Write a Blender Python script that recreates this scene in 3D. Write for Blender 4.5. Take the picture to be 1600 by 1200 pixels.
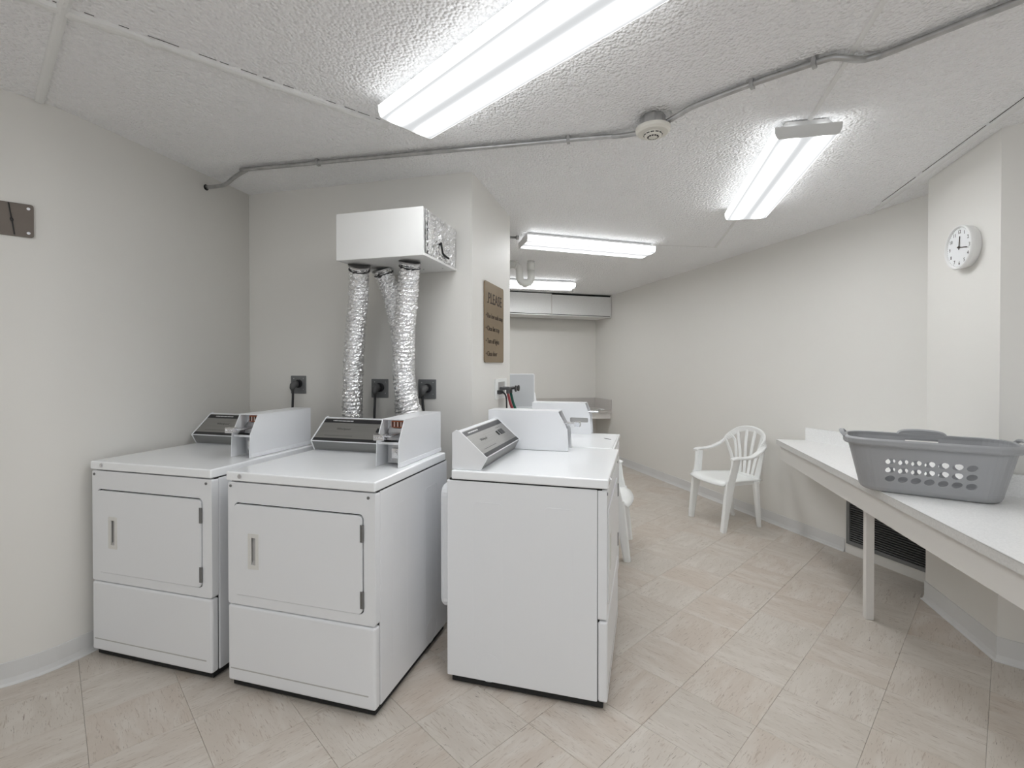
import bpy, bmesh, math, random
from mathutils import Vector, Matrix
random.seed(7)
for o in list(bpy.data.objects):
    bpy.data.objects.remove(o)
scene = bpy.context.scene
COL = scene.collection
rad = math.radians

# ------------------------------------------------------------------ camera
cam_d = bpy.data.cameras.new('camera')
cam_d.sensor_width = 36.0
cam_d.sensor_fit = 'HORIZONTAL'
cam_d.lens = 750.0 / 1600.0 * 36.0
cam_d.shift_y = -22.5 / 1600.0
cam_d.clip_start = 0.05
cam = bpy.data.objects.new('camera', cam_d)
cam.location = (0, 0, 1.39)
cam.rotation_euler = (rad(90) - 0.0085, 0, 0)
COL.objects.link(cam)
scene.camera = cam

# ------------------------------------------------------------------ world, exposure (even world light fills in through the opening added behind the camera)
w = bpy.data.worlds.new('world')
scene.world = w
w.use_nodes = True
w.node_tree.nodes['Background'].inputs[0].default_value = (0.93, 0.97, 1.0, 1)
w.node_tree.nodes['Background'].inputs[1].default_value = 0.45
vs = scene.view_settings
vs.view_transform = 'Standard'
vs.look = 'None'
vs.exposure = 0.95
vs.gamma = 1.0
vs.use_curve_mapping = False
scene.display_settings.display_device = 'sRGB'
scene.cycles.max_bounces = 7
scene.cycles.diffuse_bounces = 5
scene.cycles.adaptive_threshold = 0.02
scene.cycles.glossy_bounces = 3
scene.cycles.caustics_reflective = False
scene.cycles.caustics_refractive = False
TUBE = 22.0          # emission of the fluorescent tubes behind the lenses

# ------------------------------------------------------------------ frames
AX = rad(15.7)
Av = Vector((math.sin(AX), math.cos(AX), 0))     # into the room along the machines' sides
Bv = Vector((math.cos(AX), -math.sin(AX), 0))    # to the right along the machines' fronts
ROT_B = -AX                                      # local x -> B, local y -> A
def ab(a, b, z=0.0):
    v = Av * a + Bv * b
    return Vector((v.x, v.y, z))
GX, GY, G0 = -0.0171, -0.0203, 2.583
def cz(x, y):                                    # the ceiling falls a little to the right and the back
    return G0 + GX * x + GY * y

# ------------------------------------------------------------------ materials
def nodes(m):
    m.use_nodes = True
    return m.node_tree.nodes, m.node_tree.links
def mat(name, col, rough=0.5, metal=0.0, bump=None, coat=0.0, spec=0.5, noise=None, sss=0.0):
    m = bpy.data.materials.new(name)
    n, l = nodes(m)
    p = n['Principled BSDF']
    p.inputs['Base Color'].default_value = (*col, 1)
    p.inputs['Roughness'].default_value = rough
    p.inputs['Metallic'].default_value = metal
    p.inputs['Specular IOR Level'].default_value = spec
    p.inputs['Coat Weight'].default_value = coat
    p.inputs['Coat Roughness'].default_value = 0.12
    tc = n.new('ShaderNodeTexCoord')
    if noise:                                    # (scale, amount): gentle tone variation
        t = n.new('ShaderNodeTexNoise'); t.inputs['Scale'].default_value = noise[0]; t.inputs['Detail'].default_value = 1
        l.new(tc.outputs['Object'], t.inputs['Vector'])
        r = n.new('ShaderNodeValToRGB')
        k = noise[1]
        r.color_ramp.elements[0].position = 0.3; r.color_ramp.elements[1].position = 0.7
        r.color_ramp.elements[0].color = (*[c * (1 - k) for c in col], 1)
        r.color_ramp.elements[1].color = (*[min(1, c * (1 + k)) for c in col], 1)
        l.new(t.outputs['Fac'], r.inputs['Fac']); l.new(r.outputs['Color'], p.inputs['Base Color'])
    if bump:                                     # (scale, strength, distance)
        t = n.new('ShaderNodeTexNoise'); t.inputs['Scale'].default_value = bump[0]; t.inputs['Detail'].default_value = 1
        l.new(tc.outputs['Object'], t.inputs['Vector'])
        b = n.new('ShaderNodeBump'); b.inputs['Strength'].default_value = bump[1]; b.inputs['Distance'].default_value = bump[2]
        l.new(t.outputs['Fac'], b.inputs['Height']); l.new(b.outputs['Normal'], p.inputs['Normal'])
    return m

M = {}
M['wall'] = mat('wall_paint', (0.775, 0.76, 0.725), 0.55)
M['base'] = mat('vinyl_base', (0.69, 0.69, 0.685), 0.45, noise=(3, 0.03))
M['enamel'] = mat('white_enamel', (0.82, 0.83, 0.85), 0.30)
M['enamel_top_lit'] = mat('white_enamel_top_lit', (0.93, 0.945, 0.96), 0.14)  # lightened enamel: light falling on the tops is put into the colour
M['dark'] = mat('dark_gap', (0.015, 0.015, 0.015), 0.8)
M['chrome'] = mat('chrome', (0.72, 0.72, 0.74), 0.18, 1.0, bump=(60, 0.15, 0.002))
M['steel'] = mat('brushed_steel', (0.55, 0.55, 0.56), 0.35, 1.0, bump=(40, 0.1, 0.002))
M['screw'] = mat('screw_steel', (0.22, 0.22, 0.22), 0.4, 0.7)
M['galv'] = mat('galvanised', (0.46, 0.46, 0.46), 0.34, 0.9, noise=(25, 0.12))
M['black'] = mat('black_plastic', (0.018, 0.018, 0.02), 0.4)
M['rubber'] = mat('grey_rubber', (0.10, 0.10, 0.10), 0.6)
M['plate'] = mat('grey_steel_plate', (0.20, 0.205, 0.21), 0.4, 0.5, noise=(12, 0.08))
M['foil'] = mat('crinkled_foil', (0.90, 0.90, 0.91), 0.20, 1.0, bump=(120, 0.6, 0.010))
M['board'] = mat('white_board', (0.80, 0.80, 0.79), 0.5, noise=(4, 0.015))
M['handle'] = mat('ivory_plastic', (0.72, 0.71, 0.68), 0.4)
M['recess'] = mat('grey_recess', (0.48, 0.47, 0.46), 0.5)
M['bronze'] = mat('bronze_sign', (0.25, 0.185, 0.115), 0.42, 0.35, noise=(6, 0.06))
M['ink'] = mat('dark_lettering', (0.035, 0.02, 0.012), 0.6)
M['plastic'] = mat('white_resin', (0.90, 0.91, 0.90), 0.35, noise=(4, 0.015))
M['basket'] = mat('grey_basket', (0.34, 0.345, 0.355), 0.42, noise=(5, 0.02))
M['lam'] = mat('speckled_laminate', (0.88, 0.88, 0.875), 0.32, noise=(160, 0.05))
M['lamgrey'] = mat('grey_laminate', (0.56, 0.535, 0.51), 0.4, noise=(120, 0.05))
M['lamedge'] = mat('laminate_edge', (0.62, 0.61, 0.59), 0.4, noise=(120, 0.05))
M['tablepaint'] = mat('painted_wood', (0.72, 0.70, 0.67), 0.5, bump=(30, 0.05, 0.003))
M['pvc'] = mat('pvc_pipe', (0.70, 0.70, 0.67), 0.4, noise=(15, 0.03))
M['detector'] = mat('detector_plastic', (0.78, 0.76, 0.70), 0.45)
M['caulk'] = mat('caulked_batten', (0.80, 0.80, 0.79), 0.6, bump=(60, 0.5, 0.006))
M['vent'] = mat('vent_metal', (0.22, 0.225, 0.23), 0.4, 0.4)
M['ventin'] = mat('vent_interior', (0.01, 0.01, 0.01), 0.9)
M['brown'] = mat('bronze_plate', (0.16, 0.135, 0.115), 0.45, 0.4, noise=(9, 0.1))
M['red'] = mat('red_hose', (0.30, 0.045, 0.05), 0.4)
M['green'] = mat('green_hose', (0.01, 0.10, 0.07), 0.4)
M['label'] = mat('label_paper', (0.75, 0.72, 0.68), 0.6)
M['orange'] = mat('label_orange', (0.55, 0.16, 0.07), 0.6)
M['silvertext'] = mat('silver_lettering', (0.75, 0.75, 0.75), 0.5)
M['logo'] = mat('grey_lettering', (0.09, 0.09, 0.09), 0.5)
M['clockface'] = mat('clock_face', (0.82, 0.83, 0.84), 0.4)
M['fixture'] = mat('fixture_enamel', (0.72, 0.72, 0.71), 0.4)
M['soffit'] = mat('soffit_panel', (0.74, 0.74, 0.73), 0.7, bump=(180, 0.5, 0.004), noise=(90, 0.04))
M['lidgrey'] = mat('washer_lid_inside', (0.62, 0.64, 0.66), 0.35)

def brushed(name, col, axis):
    m = bpy.data.materials.new(name); n, l = nodes(m); p = n['Principled BSDF']
    p.inputs['Metallic'].default_value = 0.75; p.inputs['Roughness'].default_value = 0.42
    tc = n.new('ShaderNodeTexCoord'); mp = n.new('ShaderNodeMapping')
    s = [300, 300, 300]; s[axis] = 3; mp.inputs['Scale'].default_value = s
    t = n.new('ShaderNodeTexNoise'); t.inputs['Scale'].default_value = 1; t.inputs['Detail'].default_value = 2
    r = n.new('ShaderNodeValToRGB')
    r.color_ramp.elements[0].color = (*[c * 0.82 for c in col], 1); r.color_ramp.elements[1].color = (*[min(1, c * 1.15) for c in col], 1)
    l.new(tc.outputs['Object'], mp.inputs['Vector']); l.new(mp.outputs['Vector'], t.inputs['Vector'])
    l.new(t.outputs['Fac'], r.inputs['Fac']); l.new(r.outputs['Color'], p.inputs['Base Color'])
    return m
M['alu'] = brushed('console_aluminium', (0.33, 0.325, 0.31), 0)
M['alu2'] = brushed('console_lower_aluminium', (0.27, 0.27, 0.265), 0)

def ceiling_material():
    m = bpy.data.materials.new('popcorn_ceiling'); n, l = nodes(m); p = n['Principled BSDF']
    p.inputs['Base Color'].default_value = (0.93, 0.93, 0.935, 1); p.inputs['Roughness'].default_value = 0.75
    tc = n.new('ShaderNodeTexCoord')
    v = n.new('ShaderNodeTexVoronoi'); v.feature = 'F1'; v.inputs['Scale'].default_value = 80
    t = n.new('ShaderNodeTexNoise'); t.inputs['Scale'].default_value = 60; t.inputs['Detail'].default_value = 1
    mx = n.new('ShaderNodeMath'); mx.operation = 'SUBTRACT'
    mu = n.new('ShaderNodeMath'); mu.operation = 'MULTIPLY'
    for q in (v, t): l.new(tc.outputs['Object'], q.inputs['Vector'])
    l.new(t.outputs['Fac'], mx.inputs[0]); l.new(v.outputs['Distance'], mx.inputs[1])
    l.new(mx.outputs[0], mu.inputs[0]); mu.inputs[1].default_value = 0.5
    b = n.new('ShaderNodeBump'); b.inputs['Strength'].default_value = 0.9; b.inputs['Distance'].default_value = 0.018
    l.new(mu.outputs[0], b.inputs['Height']); l.new(b.outputs['Normal'], p.inputs['Normal'])
    return m
M['ceiling'] = ceiling_material()

def tile_material():
    m = bpy.data.materials.new('vinyl_tile'); n, l = nodes(m); p = n['Principled BSDF']
    p.inputs['Roughness'].default_value = 0.34; p.inputs['Specular IOR Level'].default_value = 0.45
    tc = n.new('ShaderNodeTexCoord'); oi = n.new('ShaderNodeObjectInfo')
    ml = n.new('ShaderNodeMath'); ml.operation = 'MULTIPLY'; ml.inputs[1].default_value = 37.0
    l.new(oi.outputs['Random'], ml.inputs[0])
    ad = n.new('ShaderNodeVectorMath'); ad.operation = 'ADD'
    l.new(tc.outputs['Object'], ad.inputs[0]); l.new(ml.outputs[0], ad.inputs[1])
    def streak(sc, det, dist, lo, hi):
        mp = n.new('ShaderNodeMapping'); mp.inputs['Scale'].default_value = sc
        t = n.new('ShaderNodeTexNoise'); t.inputs['Scale'].default_value = 1; t.inputs['Detail'].default_value = det; t.inputs['Distortion'].default_value = dist
        r = n.new('ShaderNodeValToRGB'); r.color_ramp.elements[0].position = lo; r.color_ramp.elements[1].position = hi
        l.new(ad.outputs[0], mp.inputs['Vector']); l.new(mp.outputs['Vector'], t.inputs['Vector']); l.new(t.outputs['Fac'], r.inputs['Fac'])
        return r.outputs['Color']
    def mix(f, a, b):
        x = n.new('ShaderNodeMix'); x.data_type = 'RGBA'
        for s, val in ((0, f), (6, a), (7, b)):
            if isinstance(val, (tuple, float)): x.inputs[s].default_value = (*val, 1) if isinstance(val, tuple) else val
            else: l.new(val, x.inputs[s])
        return x.outputs[2]
    c = mix(oi.outputs['Random'], (0.545, 0.474, 0.408), (0.560, 0.515, 0.460))
    c = mix(streak((4, 14, 4), 4, 0.6, 0.42, 0.75), c, (0.635, 0.59, 0.535))          # pale clouding
    f1 = streak((15, 120, 15), 3, 1.4, 0.58, 0.70)
    s1 = n.new('ShaderNodeMath'); s1.operation = 'MULTIPLY'; s1.inputs[1].default_value = 0.65; l.new(f1, s1.inputs[0])
    c = mix(s1.outputs[0], c, (0.36, 0.285, 0.225))                                   # brown flecks
    f2 = streak((20, 170, 20), 2, 1.6, 0.66, 0.73)
    s2 = n.new('ShaderNodeMath'); s2.operation = 'MULTIPLY'; s2.inputs[1].default_value = 0.8; l.new(f2, s2.inputs[0])
    c = mix(s2.outputs[0], c, (0.17, 0.135, 0.11))                                   # dark dashes
    l.new(c, p.inputs['Base Color'])
    return m
M['tile'] = tile_material()
M['subfloor'] = mat('tile_joint', (0.17, 0.145, 0.12), 0.8)

def lens_material(halfw, halfl):
    """prismatic lens of a two-tube fixture: brightest below each tube, weaker between and at the ends"""
    m = bpy.data.materials.new('lit_lens'); n, l = nodes(m)
    for x in list(n):
        if x.type != 'OUTPUT_MATERIAL': n.remove(x)
    out = [x for x in n if x.type == 'OUTPUT_MATERIAL'][0]
    tc = n.new('ShaderNodeTexCoord'); sp = n.new('ShaderNodeSeparateXYZ'); l.new(tc.outputs['Object'], sp.inputs[0])
    def math_(op, a, b=None):
        k = n.new('ShaderNodeMath'); k.operation = op
        for i, v in enumerate((a, b)):
            if v is None: continue
            if isinstance(v, (int, float)): k.inputs[i].default_value = v
            else: l.new(v, k.inputs[i])
        return k.outputs[0]
    ay = math_('ABSOLUTE', sp.outputs['Y'])
    d = math_('ABSOLUTE', math_('SUBTRACT', ay, halfw * 0.47))
    g = math_('DIVIDE', d, halfw * 0.15)
    g = math_('MULTIPLY', g, g)
    g = math_('EXPONENT', math_('MULTIPLY', g, -1.0))
    ax = math_('ABSOLUTE', sp.outputs['X'])
    e = math_('MINIMUM', math_('DIVIDE', math_('SUBTRACT', halfl, ax), 0.09), 1.0)
    e = math_('MAXIMUM', e, 0.0)
    rim_ = math_('MINIMUM', math_('MAXIMUM', math_('DIVIDE', math_('SUBTRACT', ay, halfw * 0.88), halfw * 0.06), 0.0), 1.0)   # the wrapped sides throw light up
    s = math_('ADD', math_('ADD', math_('MULTIPLY', math_('MULTIPLY', g, e), TUBE), 0.38), math_('MULTIPLY', rim_, 1.9))
    em = n.new('ShaderNodeEmission'); em.inputs['Color'].default_value = (0.965, 0.985, 1.0, 1)
    l.new(s, em.inputs['Strength'])
    l.new(em.outputs[0], out.inputs['Surface'])
    return m

# ------------------------------------------------------------------ mesh helpers
class MB:
    def __init__(s): s.v = []; s.f = []
    def add(s, vs_, fs_):
        o = len(s.v); s.v += [tuple(q) for q in vs_]; s.f += [tuple(i + o for i in f) for f in fs_]; return s
    def box(s, x0, x1, y0, y1, z0, z1):
        return s.add([(x0, y0, z0), (x1, y0, z0), (x1, y1, z0), (x0, y1, z0), (x0, y0, z1), (x1, y0, z1), (x1, y1, z1), (x0, y1, z1)],
                     [(0, 3, 2, 1), (4, 5, 6, 7), (0, 1, 5, 4), (1, 2, 6, 5), (2, 3, 7, 6), (3, 0, 4, 7)])
    def prism(s, poly, fn, t0, t1):              # poly: 2-D points, fn(p, q, t) -> 3-D
        n_ = len(poly)
        vs_ = [fn(p, q, t0) for p, q in poly] + [fn(p, q, t1) for p, q in poly]
        fs_ = [tuple(range(n_))[::-1], tuple(range(n_, 2 * n_))] + [(i, (i + 1) % n_, n_ + (i + 1) % n_, n_ + i) for i in range(n_)]
        return s.add(vs_, fs_)
    def tube(s, path, r, seg=12, cap=True):
        P = [Vector(p) for p in path]; rs = r if isinstance(r, (list, tuple)) else [r] * len(P)
        t0 = (P[1] - P[0]).normalized()
        u = t0.orthogonal().normalized(); vs_ = []; fs_ = []
        for i, p in enumerate(P):
            t = ((P[min(i + 1, len(P) - 1)] - P[max(i - 1, 0)])).normalized()
            u = (u - t * u.dot(t)).normalized(); w_ = t.cross(u)
            for k in range(seg):
                a_ = 2 * math.pi * k / seg
                vs_.append(p + (u * math.cos(a_) + w_ * math.sin(a_)) * rs[i])
        for i in range(len(P) - 1):
            for k in range(seg):
                k2 = (k + 1) % seg
                fs_.append((i * seg + k, i * seg + k2, (i + 1) * seg + k2, (i + 1) * seg + k))
        if cap:
            fs_.append(tuple(range(seg))[::-1]); fs_.append(tuple((len(P) - 1) * seg + k for k in range(seg)))
        return s.add(vs_, fs_)
    def cyl(s, c, axis, r, h, seg=20, r2=None):
        c = Vector(c); ax = Vector(axis).normalized()
        return s.tube([c, c + ax * h], [r, r if r2 is None else r2], seg)
    def sweep(s, path, sizes, ups):              # rectangular rounded section: (width across, thickness along up)
        P = [Vector(p) for p in path]; vs_ = []; fs_ = []; seg = 8
        for i, p in enumerate(P):
            t = (P[min(i + 1, len(P) - 1)] - P[max(i - 1, 0)]).normalized()
            up = Vector(ups[i] if isinstance(ups, list) else ups); up = (up - t * up.dot(t)).normalized()
            sd = t.cross(up); a_, b_ = sizes[i] if isinstance(sizes, list) else sizes
            a_ /= 2; b_ /= 2; c = min(a_, b_) * 0.55
            for (x, y) in ((a_ - c, b_), (a_, b_ - c), (a_, -b_ + c), (a_ - c, -b_), (-a_ + c, -b_), (-a_, -b_ + c), (-a_, b_ - c), (-a_ + c, b_)):
                vs_.append(p + sd * x + up * y)
        for i in range(len(P) - 1):
            for k in range(seg):
                k2 = (k + 1) % seg
                fs_.append((i * seg + k, i * seg + k2, (i + 1) * seg + k2, (i + 1) * seg + k))
        fs_.append(tuple(range(seg))[::-1]); fs_.append(tuple((len(P) - 1) * seg + k for k in range(seg)))
        return s.add(vs_, fs_)
    def shift(s, fn):
        s.v = [tuple(fn(*q)) for q in s.v]; return s
    def mesh(s, name):
        me = bpy.data.meshes.new(name); me.from_pydata(s.v, [], s.f); me.update()
        bm = bmesh.new(); bm.from_mesh(me); bmesh.ops.recalc_face_normals(bm, faces=bm.faces); bm.to_mesh(me); bm.free()
        return me
    def build(s, name, m, parent=None, bevel=0.0, smooth=False, seg=2):
        o = bpy.data.objects.new(name, s.mesh(name)); COL.objects.link(o)
        o.data.materials.append(M[m] if isinstance(m, str) else m)
        if parent: o.parent = parent
        if smooth:
            for p in o.data.polygons: p.use_smooth = True
        if bevel:
            b = o.modifiers.new('bevel', 'BEVEL'); b.width = bevel; b.segments = seg; b.limit_method = 'ANGLE'; b.angle_limit = rad(35)
        return o

def tag(o, label, cat=None, group=None, kind=None):
    o['label'] = label
    if cat: o['category'] = cat
    if group: o['group'] = group
    if kind: o['kind'] = kind
    return o
def empty(name, loc, rz=0.0):
    o = bpy.data.objects.new(name, None); o.empty_display_size = 0.1; COL.objects.link(o)
    o.location = loc; o.rotation_euler = (0, 0, rz); return o
def copy_tree(o, parent=None):
    c = o.copy(); COL.objects.link(c); c.parent = parent
    for ch in list(o.children): copy_tree(ch, c)
    return c
def rrect(x0, x1, z0, z1, r, n_=5):
    pts = []
    for cx_, cz_, a0 in ((x1 - r, z1 - r, 0), (x0 + r, z1 - r, 90), (x0 + r, z0 + r, 180), (x1 - r, z0 + r, 270)):
        for i in range(n_ + 1):
            a_ = rad(a0 + 90 * i / n_); pts.append((cx_ + r * math.cos(a_), cz_ + r * math.sin(a_)))
    return pts
def ellipse(cx_, cz_, rx, rz, rot=0.0, n_=14):
    return [(cx_ + rx * math.cos(t) * math.cos(rot) - rz * math.sin(t) * math.sin(rot), cz_ + rx * math.cos(t) * math.sin(rot) + rz * math.sin(t) * math.cos(rot))
            for t in (2 * math.pi * i / n_ for i in range(n_))]
def holed(outer, holes, fn, t0, t1, mb=None):
    """a plate with holes: outline and holes in 2-D, fn(p, q, t) places them"""
    mb = mb or MB()
    bm = bmesh.new()
    loops = [outer] + holes; edges = []; ids = []
    for lp in loops:
        vv = [bm.verts.new((p, q, 0)) for p, q in lp]; ids.append(vv)
        edges += [bm.edges.new((vv[i], vv[(i + 1) % len(vv)])) for i in range(len(vv))]
    bmesh.ops.triangle_fill(bm, use_beauty=True, use_dissolve=False, edges=edges, normal=(0, 0, 1))
    bm.verts.index_update()
    pts = [(v.co.x, v.co.y) for v in bm.verts]; tri = [[v.index for v in f.verts] for f in bm.faces]
    k = len(pts)
    vs_ = [fn(p, q, t0) for p, q in pts] + [fn(p, q, t1) for p, q in pts]
    fs_ = [tuple(t) for t in tri] + [tuple(i + k for i in t[::-1]) for t in tri]
    for vv in ids:
        idx = [v.index for v in vv]
        fs_ += [(idx[i], idx[(i + 1) % len(idx)], idx[(i + 1) % len(idx)] + k, idx[i] + k) for i in range(len(idx))]
    bm.free()
    return mb.add(vs_, fs_)
def text(name, body, size, m, parent, loc, rot, depth=0.0008, align='LEFT', sx=1.0):
    cu = bpy.data.curves.new(name, 'FONT'); cu.body = body; cu.size = size; cu.extrude = depth; cu.align_x = align; cu.resolution_u = 2
    t = bpy.data.objects.new(name + '_src', cu); COL.objects.link(t)
    dg = bpy.context.evaluated_depsgraph_get()
    me = bpy.data.meshes.new_from_object(t.evaluated_get(dg))
    bpy.data.objects.remove(t); bpy.data.curves.remove(cu)
    o = bpy.data.objects.new(name, me); COL.objects.link(o); me.materials.clear(); me.materials.append(M[m])
    o.parent = parent; o.location = loc; o.rotation_euler = rot; o.scale = (sx, 1, 1)
    return o
def catmull(pts, n_=8):
    P = [Vector(p) for p in pts]; P = [P[0] * 2 - P[1]] + P + [P[-1] * 2 - P[-2]]; out = []
    for i in range(1, len(P) - 2):
        for k in range(n_):
            t = k / n_
            out.append(0.5 * ((2 * P[i]) + (P[i + 1] - P[i - 1]) * t + (2 * P[i - 1] - 5 * P[i] + 4 * P[i + 1] - P[i + 2]) * t * t + (3 * P[i] - P[i - 1] - 3 * P[i + 1] + P[i + 2]) * t ** 3))
    out.append(P[-2]); return out

# ================================================================== THE ROOM
RA = rad(-16.6); Rd = Vector((math.sin(RA), math.cos(RA), 0)); Rp = Vector((2.28, 4.27, 0))     # right wall line
def on_right(y): return Vector((Rp.x + (y - Rp.y) * math.tan(RA), y, 0))
Fd = Vector((math.cos(rad(10.3)), math.sin(rad(10.3)), 0))                                     # direction of the far wall
far_corner = on_right(7.52)
def isect(p, d, q, e):
    c = d.x * e.y - d.y * e.x; t = ((q.x - p.x) * e.y - (q.y - p.y) * e.x) / c; return p + d * t
pil0 = ab(3.391, 1.592); pil1 = ab(2.785, 1.592)
pil_ret = isect(pil0, Bv, Rp, Rd)
LEFT = [ab(0.30, -3.48), ab(1.20, -2.825), ab(1.37, -2.705), ab(1.43, -2.661), ab(1.49, -2.630), ab(1.55, -2.612), ab(1.63, -2.602), ab(1.75, -2.600), ab(2.66, -2.600)]
OPEN_Y = -1.6
back_r, back_l = Vector((3.2, OPEN_Y, 0)), Vector((-3.3, OPEN_Y, 0))
diag_end = pil1 + Vector((0.73, -0.68, 0)) * 1.3
room = [('wall_left', LEFT), ('wall_back', [LEFT[-1], ab(2.66, -0.993)]), ('wall_partition', [ab(2.66, -0.993), ab(3.475, -0.993)]),
        ('wall_partition_end', [ab(3.475, -0.993), ab(3.475, -2.3)]), ('wall_alcove', [ab(3.475, -2.3), far_corner - Fd * 2.6]),
        ('wall_far', [far_corner - Fd * 2.6, far_corner]), ('wall_right', [far_corner, pil_ret]), ('wall_pillar_return', [pil_ret, pil0]),
        ('wall_pillar', [pil0, pil1]), ('wall_right_diagonal', [pil1, diag_end]), ('wall_right_near', [diag_end, back_r]),
        ('wall_behind', [back_r, back_l]), ('wall_left_near', [back_l, LEFT[0]])]
WL = {'wall_left': 'off-white wall curving at the left picture edge beside the first dryer', 'wall_back': 'off-white wall behind the two front-facing dryers',
      'wall_partition': 'off-white end face of the projecting wall with the bronze sign', 'wall_partition_end': 'hidden back of the projecting wall',
      'wall_alcove': 'side wall of the washer alcove', 'wall_far': 'off-white wall at the far end under the soffit',
      'wall_right': 'long off-white wall at the right behind the white chair', 'wall_pillar_return': 'narrow return of the pillar beside the vent grille',
      'wall_pillar': 'off-white pillar face carrying the clock', 'wall_right_diagonal': 'off-white wall turning away right of the clock pillar',
      'wall_right_near': 'wall right of the camera', 'wall_behind': 'unseen wall behind the camera with a wide opening added for fill light', 'wall_left_near': 'wall left of the camera'}
corners = [p for _, pl in room for p in pl[:-1]]
NC = len(corners); TH = 0.06
def outer(i):                                    # mitred outside corner; the room runs clockwise
    a_, p, b_ = corners[i - 1], corners[i % NC], corners[(i + 1) % NC]
    d0, d1_ = (p - a_).normalized(), (b_ - p).normalized()
    n0, n1 = Vector((-d0.y, d0.x, 0)), Vector((-d1_.y, d1_.x, 0)); m_ = (n0 + n1).normalized()
    return p + m_ * (TH / max(0.3, m_.dot(n0)))
ci = 0
for nme, pl in room:
    idx = list(range(ci, ci + len(pl))); ci += len(pl) - 1
    inn_ = [corners[i % NC] for i in idx]; out_ = [outer(i % NC) for i in idx]; k = len(idx)
    if nme == 'wall_behind':                     # wide opening added to let world light in as frontal fill
        y_ = OPEN_Y
        mbw = MB().box(2.5, 3.2, y_ - TH, y_, -0.02, 2.5).box(-3.3, -2.5, y_ - TH, y_, -0.02, 2.5).box(-2.5, 2.5, y_ - TH, y_, 2.25, 2.58)
        tag(mbw.build(nme, 'wall'), WL[nme], kind='structure'); continue
    lo = lambda v: (v.x, v.y, -0.02)
    hi = lambda v: (v.x, v.y, cz(v.x, v.y) + 0.02)
    vs_ = [lo(v) for v in inn_] + [hi(v) for v in inn_] + [lo(v) for v in out_] + [hi(v) for v in out_]
    fs_ = []
    for i in range(k - 1):
        fs_ += [(i, i + 1, k + i + 1, k + i), (2 * k + i, 3 * k + i, 3 * k + i + 1, 2 * k + i + 1), (k + i, k + i + 1, 3 * k + i + 1, 3 * k + i), (i, 2 * k + i, 2 * k + i + 1, i + 1)]
    fs_ += [(0, k, 3 * k, 2 * k), (k - 1, 3 * k - 1, 4 * k - 1, 2 * k - 1)]
    o = MB().add(vs_, fs_).build(nme, 'wall', smooth=False)
    if nme == 'wall_left':
        for p in o.data.polygons:
            if abs(p.normal.z) < 0.1: p.use_smooth = True
        for i_, e_ in enumerate(o.data.edges):
            z0_, z1_ = (o.data.vertices[v].co.z for v in e_.vertices)
            if (z0_ > 1) == (z1_ > 1): e_.use_edge_sharp = True
    tag(o, WL[nme], kind='structure')

def inside(x, y):
    c = False; n_ = len(corners); j = n_ - 1
    for i in range(n_):
        a_, b_ = corners[i], corners[j]
        if (a_.y > y) != (b_.y > y) and x < (b_.x - a_.x) * (y - a_.y) / (b_.y - a_.y) + a_.x: c = not c
        j = i
    return c

# ceiling
mb = MB(); x0, x1, y0, y1 = -3.6, 3.5, -1.8, 8.0
vs_ = [(x, y, cz(x, y)) for x, y in ((x0, y0), (x1, y0), (x1, y1), (x0, y1))] + [(x, y, cz(x, y) + 0.08) for x, y in ((x0, y0), (x1, y0), (x1, y1), (x0, y1))]
mb.add(vs_, [(0, 3, 2, 1), (4, 5, 6, 7), (0, 1, 5, 4), (1, 2, 6, 5), (2, 3, 7, 6), (3, 0, 4, 7)])
tag(mb.build('ceiling', 'ceiling'), 'white popcorn-textured ceiling of the laundry room', kind='structure')

# floor: dark bed and vinyl tiles laid at 44 degrees
floor = MB().box(x0, x1, y0, y1, -0.06, -0.0045).build('floor', 'subfloor')
tag(floor, 'beige streaked vinyl tile floor laid diagonally', kind='structure')
TS = 0.310; TA = rad(44); e1 = Vector((math.cos(TA), math.sin(TA), 0)); e2 = Vector((-math.sin(TA), math.cos(TA), 0))
def tile_mb():
    h = TS / 2 - 0.0004; c = 0.0010
    m_ = MB(); vs_ = []
    for z, k in ((-0.004, 0.0), (-0.0008, 0.0), (0.0, c)):
        for sx, sy in ((-1, -1), (1, -1), (1, 1), (-1, 1)): vs_.append((sx * (h - k), sy * (h - k), z))
    fs_ = [(0, 3, 2, 1), (8, 9, 10, 11)]
    for b in (0, 4):
        fs_ += [(b + i, b + (i + 1) % 4, b + 4 + (i + 1) % 4, b + 4 + i) for i in range(4)]
    return m_.add(vs_, fs_)
def to_px(x, y, z=0.0):
    c, s = math.cos(0.0085), math.sin(0.0085); d = y * c - (z - 1.39) * s
    if d < 0.05: return None
    return 800 + 750 * x / d, 577.5 - 750 * (y * s + (z - 1.39) * c) / d
tiles = []
for i in range(-30, 40):
    for j in range(-30, 40):
        c = e1 * ((i + 0.5) * TS + 0.0935) + e2 * ((j + 0.5) * TS + 0.048)
        cs = [c + e1 * (sx * TS / 2) + e2 * (sy * TS / 2) for sx in (-1, 1) for sy in (-1, 1)]
        if not (inside(c.x, c.y) or any(inside(v.x, v.y) for v in cs)): continue
        px = [to_px(v.x, v.y) for v in cs]
        vis = c.y > 1.2 and all(q is not None for q in px) and any(-10 < q[0] < 1610 and q[1] < 1215 for q in px)
        vis = vis and not (c.dot(Av) > 2.7 and c.dot(Bv) < -0.95)
        tiles.append((not vis, c.length, i, j, c))
tiles.sort(key=lambda t: (t[0], t[1]))
tm = tile_mb().mesh('tile'); tm.materials.append(M['tile'])
rest = MB()
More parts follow.
